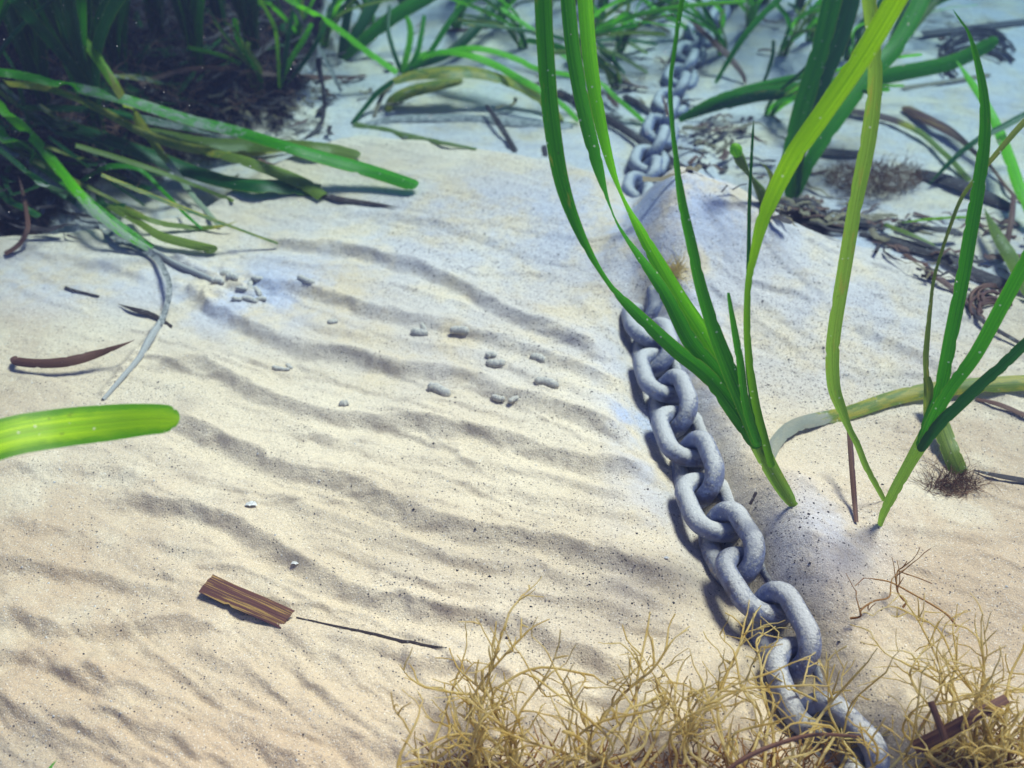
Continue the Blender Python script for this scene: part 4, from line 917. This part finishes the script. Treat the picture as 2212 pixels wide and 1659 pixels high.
tuft((985, 1675), [(960, 1490, 30, 2), (1000, 1450, 26, 1), (920, 1590, 30, 3), (1060, 1540, 40, 3)], 'thin golden algae tuft, leftmost along the bottom edge', seed=3)
tuft((1150, 1680), [(1120, 1310, 18, 1), (1150, 1350, 26, 1), (1170, 1430, 50, 2), (1230, 1510, 60, 3), (1090, 1580, 40, 3)], 'golden algae tuft with one tall sprig rising left of centre bottom', seed=5)
tuft((1350, 1685), [(1320, 1380, 30, 1), (1420, 1430, 50, 2), (1350, 1510, 80, 4)], 'golden algae tuft between the tall sprig and the chain', seed=8)
tuft((1570, 1675), [(1600, 1330, 20, 2), (1640, 1400, 26, 2), (1560, 1450, 50, 3), (1660, 1500, 50, 3), (1470, 1480, 50, 3)], 'yellow algae tuft spreading its twigs over the lower chain links', seed=12, rad=.00068)
tuft((1790, 1690), [(1740, 1470, 50, 2), (1860, 1440, 50, 2), (1830, 1560, 60, 3)], 'sparse algae tuft in front of the last chain links', seed=14)
tuft((2010, 1680), [(1950, 1300, 20, 1), (2000, 1380, 50, 2), (1920, 1450, 50, 3), (2060, 1500, 50, 3), (2100, 1380, 40, 2)], 'tall pale algae tuft right of the chain bottom', seed=17, rad=.00055)
tuft((2190, 1690), [(2180, 1400, 40, 2), (2130, 1470, 55, 4), (2230, 1520, 40, 4), (2090, 1570, 55, 4)], 'dense golden algae tuft in the lower right corner', seed=19)
tuft((1905, 1330), [(1900, 1245, 10, 1), (1945, 1225, 8, 1), (1925, 1270, 10, 1)], 'small brown twiggy sprig on the sand above the tall algae', AB, 23, .003, (.006, .014), .0005, .1, 'alga_sprig', wob=20, dep=1)
def mass(name, cx, cy, ru, rv, n, label, m, seed, ln=(.006, .02), rad=.0005, h=.012, kind='stuff', cat='algae', curl=.5):
    rnd = random.Random(seed); mb = MB()
    for i in range(n):
        a = rnd.uniform(0, 6.283); r = math.sqrt(rnd.random())
        q = (1 - r * r)
        p = on(cx + math.cos(a) * r * ru, cy + math.sin(a) * r * rv, rnd.uniform(0, h) * q + .001)
        grow(mb, p, Vector((rnd.gauss(0, 1), rnd.gauss(0, 1), rnd.gauss(.5, .7))).normalized(), rnd.uniform(*ln), rad * rnd.uniform(.6, 1.2), 1, rnd, .003, curl, .12, .0, 3)
    o = link(name, mb.mesh(name), m); tag(o, label, cat, None, kind if kind == 'stuff' else None); recenter(o, on(cx, cy, 0)); return o
mass('algae_mat', 1400, 1685, 520, 62, 420, 'matted brown algae base along the bottom edge', AB, 31)
mass('algae_mat', 2160, 1670, 170, 90, 220, 'matted brown algae base filling the lower right corner', AB, 33)
mass('alga_ball', 1890, 385, 105, 34, 900, 'fuzzy brown algae ball lying on pale sand behind the lone leaf', AP, 35, (.004, .014), .00030, .024, 'thing')
mass('alga_ball', 1452, 590, 16, 14, 90, 'small cream fuzz of algae on the buried chain link', AG, 37, (.002, .006), .0003, .005, 'thing')
mass('silt_fluff', 2060, 1048, 60, 24, 200, 'small dark fluffy heap of detritus on the sand at right', AP, 39, (.001, .0032), .00024, .0006, 'thing', 'detritus')
mass('rhizome_tangle', 200, 100, 420, 260, 700, 'tangle of brown fibres and shreds in the dark bed', AP, 41, (.01, .05), .0006, .03, 'stuff', 'detritus', .3)
mass('rhizome_tangle', 330, 40, 330, 120, 130, 'tangle of paler shredded fibres in the dark bed', TN, 43, (.01, .04), .0006, .05, 'stuff', 'detritus', .4)
# coils of dead stalks
def coil(name, c, n, label, m, seed, rx, ry, rad=.0012):
    rnd = random.Random(seed); r = empty(name, on(c[0], c[1], 0), label, 'dead stalks')
    for i in range(n):
        mb = MB(); a0 = rnd.uniform(-.6, .6); rows = []; k = rnd.uniform(.35, 1); off = rnd.uniform(-.5, .5)
        for j in range(8):
            t = j / 7; a = math.pi * (t * 1.1 + .1) + a0 * .4
            rows.append(tuple(on(c[0] + math.cos(a) * rx * k, c[1] + off * ry - math.sin(a) * ry * k * .8 + i * 1.5, .0015 + .002 * rnd.random())))
        tube(mb, [Vector(p) for p in cr(rows, 4)], rad * rnd.uniform(.7, 1.2), 5); link('strand', mb.mesh('strand'), m, r)
    return r
coil('stalk_coil', (2112, 112), 12, 'loose loops of dark wiry stalks on hazy sand at the upper right', DK, 51, 95, 60)
coil('stalk_coil', (2140, 650), 7, 'tangled brown wiry stems in loops at the right edge', BR, 53, 48, 44)
# litter scraps
def litter(label, regions, m, seed, n, ln=(.006, .035), wd=(.0015, .007)):
    rnd = random.Random(seed); mb = MB()
    for i in range(n):
        cx, cy, ru, rv, ang = rnd.choice(regions)
        p = on(cx + rnd.gauss(0, ru), max(-120, cy + rnd.gauss(0, rv)), .001 + rnd.random() * .008)
        a = R(ang + rnd.gauss(0, 28)); l = rnd.uniform(*ln); w = rnd.uniform(*wd); pts = []
        cvv = rnd.gauss(0, .5)
        for k in range(6):
            t = k / 5 - .5; q = Vector((p.x + math.cos(a + cvv * t) * l * t, p.y + math.sin(a + cvv * t) * l * t, 0)); q.z = max(Hgt(q.x, q.y) + .0008, p.z + rnd.uniform(-.002, .003)); pts.append(q)
        ribbon(mb, pts, [w] * 6, None, .9, rnd.choice(('cut', 'point')), rnd.choice(('cut', 'point', 'round')), wpx=False, silt=[rnd.choice((0, 0, .15, .35))] * 6)
    o = link('leaf_litter', mb.mesh('leaf_litter'), m); tag(o, label, 'leaf litter', None, 'stuff')
LR = [(1620, 340, 100, 45, -20), (1740, 450, 60, 14, -25), (1330, 180, 80, 40, -30), (1540, 290, 40, 30, 20), (1900, 480, 120, 16, -20), (2060, 560, 90, 30, -25), (640, 205, 80, 22, 10), (560, 250, 80, 40, 5)]
litter('dark leaf litter gathered behind the sand bank', LR, DK, 61, 90)
litter('brown leaf litter gathered behind the sand bank', LR + [(300, 250, 160, 90, 0), (1900, 60, 200, 30, 0), (960, 30, 130, 24, 10)], BR, 63, 120)
litter('silted tan leaf litter behind the sand bank', LR + [(1350, 100, 120, 60, -25), (1700, 60, 200, 60, 30), (480, 300, 80, 50, 0)], TN, 65, 110)
litter('shreds of dark leaves in the dark bed', [(220, 130, 200, 120, -30), (420, 60, 140, 60, 40), (60, 320, 80, 100, 0)], DK, 67, 150, (.02, .07), (.003, .008))
litter('dim green leaf shreds in the dark bed', [(220, 130, 200, 120, -30), (420, 60, 140, 60, 60), (100, 320, 100, 80, -20)], GD, 69, 70, (.02, .09), (.003, .007))

# ------------------------------------------------------------------ sand pellets, shells, specks
def pellet_mat():
    m = mat('sand_pellet'); k = N(m); P = k.coord('Object')
    col = k.mix(k.ramp(k.noise(P, 600, 4), .4, .65), c4(.58, .53, .45), c4(.40, .38, .36))
    k.out(k.bsdf(col, .9, k.bump(k.noise(P, 600, 5, .7), .0016, 1), .1)); return m
PM = pellet_mat()
def pellet(u, v, ln, wd, ang, label, group=None, h=0, tilt=0):
    """ln, wd in notes pixels, ang = direction on screen degrees"""
    p = on(u, v, 0); s = depth(p) / FPX; l = ln * s; r = wd * s / 2; rnd = random.Random(int(u * 7 + v))
    a = R(ang); d = Vector((math.cos(a) * math.cos(R(tilt)), -math.sin(a) * 1.0 * math.cos(R(tilt)), math.sin(R(tilt)))).normalized()
    sd_ = Vector((-d.y, d.x, 0)); mb = MB(); n = 11
    pts = [p + Vector((0, 0, r * .45 + h + (l / 2 * math.sin(R(tilt)) if tilt else 0))) + d * (l * (i / (n - 1) - .5)) + sd_ * (r * .35 * math.sin(i * .5 + u)) for i in range(n)]
    rr = [r * (.45 if i in (0, n - 1) else .88 if i in (1, n - 2) else 1) * (1 + .10 * math.sin(i * 2.2 + u) + rnd.uniform(-.12, .12)) for i in range(n)]
    tube(mb, pts, rr, 10); o = link('sand_pellet', mb.mesh('sand_pellet'), PM); tag(o, label, 'worm cast', group); recenter(o, p); return o
PG = 'sausage shaped sand pellets'
pellet(661, 608, 44, 15, 25, 'grey sand pellet farthest back, alone above the ripple trough', PG)
pellet(906, 722, 36, 20, -5, 'stubby sand pellet under the thin upright pellet', PG)
pellet(919, 717, 56, 11, 66, 'thin sand pellet standing askew on the stubby one', PG, tilt=-28, h=.001)
pellet(993, 717, 40, 18, -8, 'sand pellet just right of the crossed pair', PG)
pellet(1061, 770, 22, 15, -5, 'short upper pellet of the touching pair', PG)
pellet(1071, 787, 40, 17, 8, 'longer lower pellet of the touching pair', PG)
pellet(1162, 775, 34, 18, 18, 'half sunk sand pellet right of the touching pair', PG, h=-.0008)
pellet(1181, 830, 54, 19, 14, 'long smooth sand pellet, rightmost of all', PG)
pellet(949, 847, 56, 23, 22, 'largest sand pellet lying in the ripple trough', PG)
pellet(1076, 862, 30, 14, 10, 'small sand pellet right of the largest one', PG)
pellet(1110, 865, 26, 13, -15, 'small crumbled sand pellet, right one of two beside the largest', PG)
pellet(744, 874, 18, 16, 0, 'round grey sand lump left of the largest pellet', PG)
pellet(719, 697, 22, 12, 0, 'tiny pale sand lump between the ripples', PG)
rr_ = random.Random(4)
for i, (u, v, l, w, a) in enumerate(((488, 594, 20, 15, 30), (502, 602, 26, 16, 10), (470, 610, 30, 14, 15), (542, 617, 46, 13, 84), (556, 604, 26, 12, 20), (557, 632, 36, 12, 70), (522, 625, 24, 10, 0), (540, 650, 40, 13, 20), (512, 648, 24, 11, 30), (565, 648, 22, 10, -10))):
    pellet(u, v, l, w, a, ['upper left', 'dark rimmed', 'far left', 'upright central', 'short right hand', 'crossing middle', 'flat left', 'curved lowest', 'lower left', 'lower right'][i] + ' pellet in the heap at the end of the silted stalk', 'heaped sand pellets at the silted stalk')
for i, (u, v, l, w, a) in enumerate(((600, 797, 26, 10, 25), (616, 800, 20, 9, -20), (625, 793, 22, 9, 60))):
    pellet(u, v, l, w, a, ['left', 'middle', 'right'][i] + ' one of three tiny pellets in a row below the pellet heap', 'tiny pellets in the lilac trough')

def simple(name, col, rough=.5, spec=.4):
    m = mat(name); k = N(m); P = k.coord('Object'); c = k.mix(k.ramp(k.noise(P, 900, 3), .4, .6), c4(*col), c4(*[x * .75 for x in col]))
    k.out(k.bsdf(c, rough, None, spec)); return m
WH = simple('pale_shell', (.62, .60, .56), .25, .6); BK = simple('dark_grain', (.045, .038, .045), .7)
def shell(u, v, size, label, rib=7):
    p = on(u, v, .0004); s = size * depth(p) / FPX; mb = MB(); vs = []; nr, na = 7, 18
    for i in range(nr):
        r = i / (nr - 1)
        for j in range(na):
            a = math.pi * (j / (na - 1) * .86 + .07); k = 1 + .04 * math.cos(j * rib * .7)
            vs.append(Vector((math.cos(a) * r * s * .55 * k, math.sin(a) * r * s * .7 * k, s * .22 * math.sin(math.pi * .5 * (1 - r) + .2) * (1 if i else .6))))
    fs = [(i * na + j, i * na + j + 1, (i + 1) * na + j + 1, (i + 1) * na + j) for i in range(nr - 1) for j in range(na - 1)]
    mb.add([p + x for x in vs], fs); o = link('shell_fragment', mb.mesh('shell_fragment'), WH); tag(o, label, 'shell'); recenter(o, p); return o
shell(541, 1096, 26, 'glassy shell fragment beside a faint stalk print in the sand')
shell(640, 1222, 24, 'tiny dark and white shell on the near ripples')
shell(1440, 1268 - 60, 12, 'tiny white shell chip left of the chain')
def grains(name, n, m, label, seed, regions, size):
    rnd = random.Random(seed); mb = MB()
    for i in range(n):
        cx, cy, ru, rv = rnd.choice(regions)
        u = cx + rnd.uniform(-ru, ru); v = cy + rnd.uniform(-rv, rv)
        if v < 20: continue
        q0 = at_z(u, v, 0)
        if not (-.7 < q0.x < .7 and .2 < q0.y < 1.3): continue
        q = at_z(u, v, 0); q.z = Hgt(q.x, q.y)
        s = rnd.uniform(*size) * (1 if rnd.random() < .85 else 1.9); a = rnd.uniform(0, 6.28); e = rnd.uniform(.4, 1)
        c_, s_ = math.cos(a) * s, math.sin(a) * s
        vs = [q + Vector((c_, s_, .1 * s)), q + Vector((-s_ * e, c_ * e, .1 * s)), q + Vector((-c_ * .9, -s_ * .9, .1 * s)), q + Vector((s_ * e, -c_ * e, .1 * s)), q + Vector((0, 0, s * .8))]
        mb.add(vs, [(0, 1, 4), (1, 2, 4), (2, 3, 4), (3, 0, 4)])
    o = link(name, mb.mesh(name, False), m); tag(o, label, 'sand grains', None, 'stuff')
ALL = (1106, 900, 1200, 760)
grains('dark_grains', 1700, BK, 'scattered dark grains and leaf crumbs on the sand', 71, [ALL, (1150, 480, 330, 180), (1850, 700, 300, 250), (1750, 1250, 160, 180), (1150, 760, 330, 240), (1250, 1250, 500, 200)], (.00022, .0006))
grains('pale_grains', 1500, WH, 'scattered bright shell grains on the sand', 73, [ALL, (600, 1300, 600, 350)], (.00018, .0005))
# suspended particles
def motes():
    rnd = random.Random(81); mb = MB()
    for i in range(420):
        u = rnd.uniform(-100, 2312); v = rnd.uniform(-100, 1700); d = ray(u, v); g = on(min(max(u, -400), 2600), v, 0) if False else None
        t = rnd.uniform(.30, .75); p = CP + d * t
        if p.z < Hgt(p.x, p.y) + .01: continue
        s = rnd.uniform(.00018, .00042); vs = [p + Vector(x) * s for x in ((1, 0, 0), (-1, 0, 0), (0, 1, 0), (0, -1, 0), (0, 0, 1), (0, 0, -1))]
        mb.add(vs, [(0, 2, 4), (2, 1, 4), (1, 3, 4), (3, 0, 4), (2, 0, 5), (1, 2, 5), (3, 1, 5), (0, 3, 5)])
    o = link('suspended_particles', mb.mesh('suspended_particles'), WH); tag(o, 'tiny pale particles drifting in the water', 'particles', None, 'stuff')
motes()
# ------------------------------------------------------------------ haze of the water
def haze():
    x0, x1, y0, y1, z0, z1 = -15, 15, -4.5, 26.5, -2.0, 0.62
    vs = [(x, y, z) for x in (x0, x1) for y in (y0, y1) for z in (z0, z1)]
    fs = [(0, 1, 3, 2), (4, 6, 7, 5), (0, 4, 5, 1), (2, 3, 7, 6), (0, 2, 6, 4), (1, 5, 7, 3)]
    me = bpy.data.meshes.new('haze'); me.from_pydata(vs, [], fs)
    o = bpy.data.objects.new('haze', me); COL.objects.link(o); o['kind'] = 'stuff'; o['label'] = 'blue green cloudiness of the sea water'; o['category'] = 'water haze'
    m = mat('sea_water_haze'); k = N(m); v = k.n('VolumePrincipled')
    v.inputs['Color'].default_value = c4(.022, .034, .068); v.inputs['Absorption Color'].default_value = c4(.0, .30, .66); v.inputs['Density'].default_value = 1.1; v.inputs['Anisotropy'].default_value = .2
    ot = k.n('OutputMaterial'); k.l(v.outputs[0], ot.inputs['Volume']); me.materials.append(m)
haze()
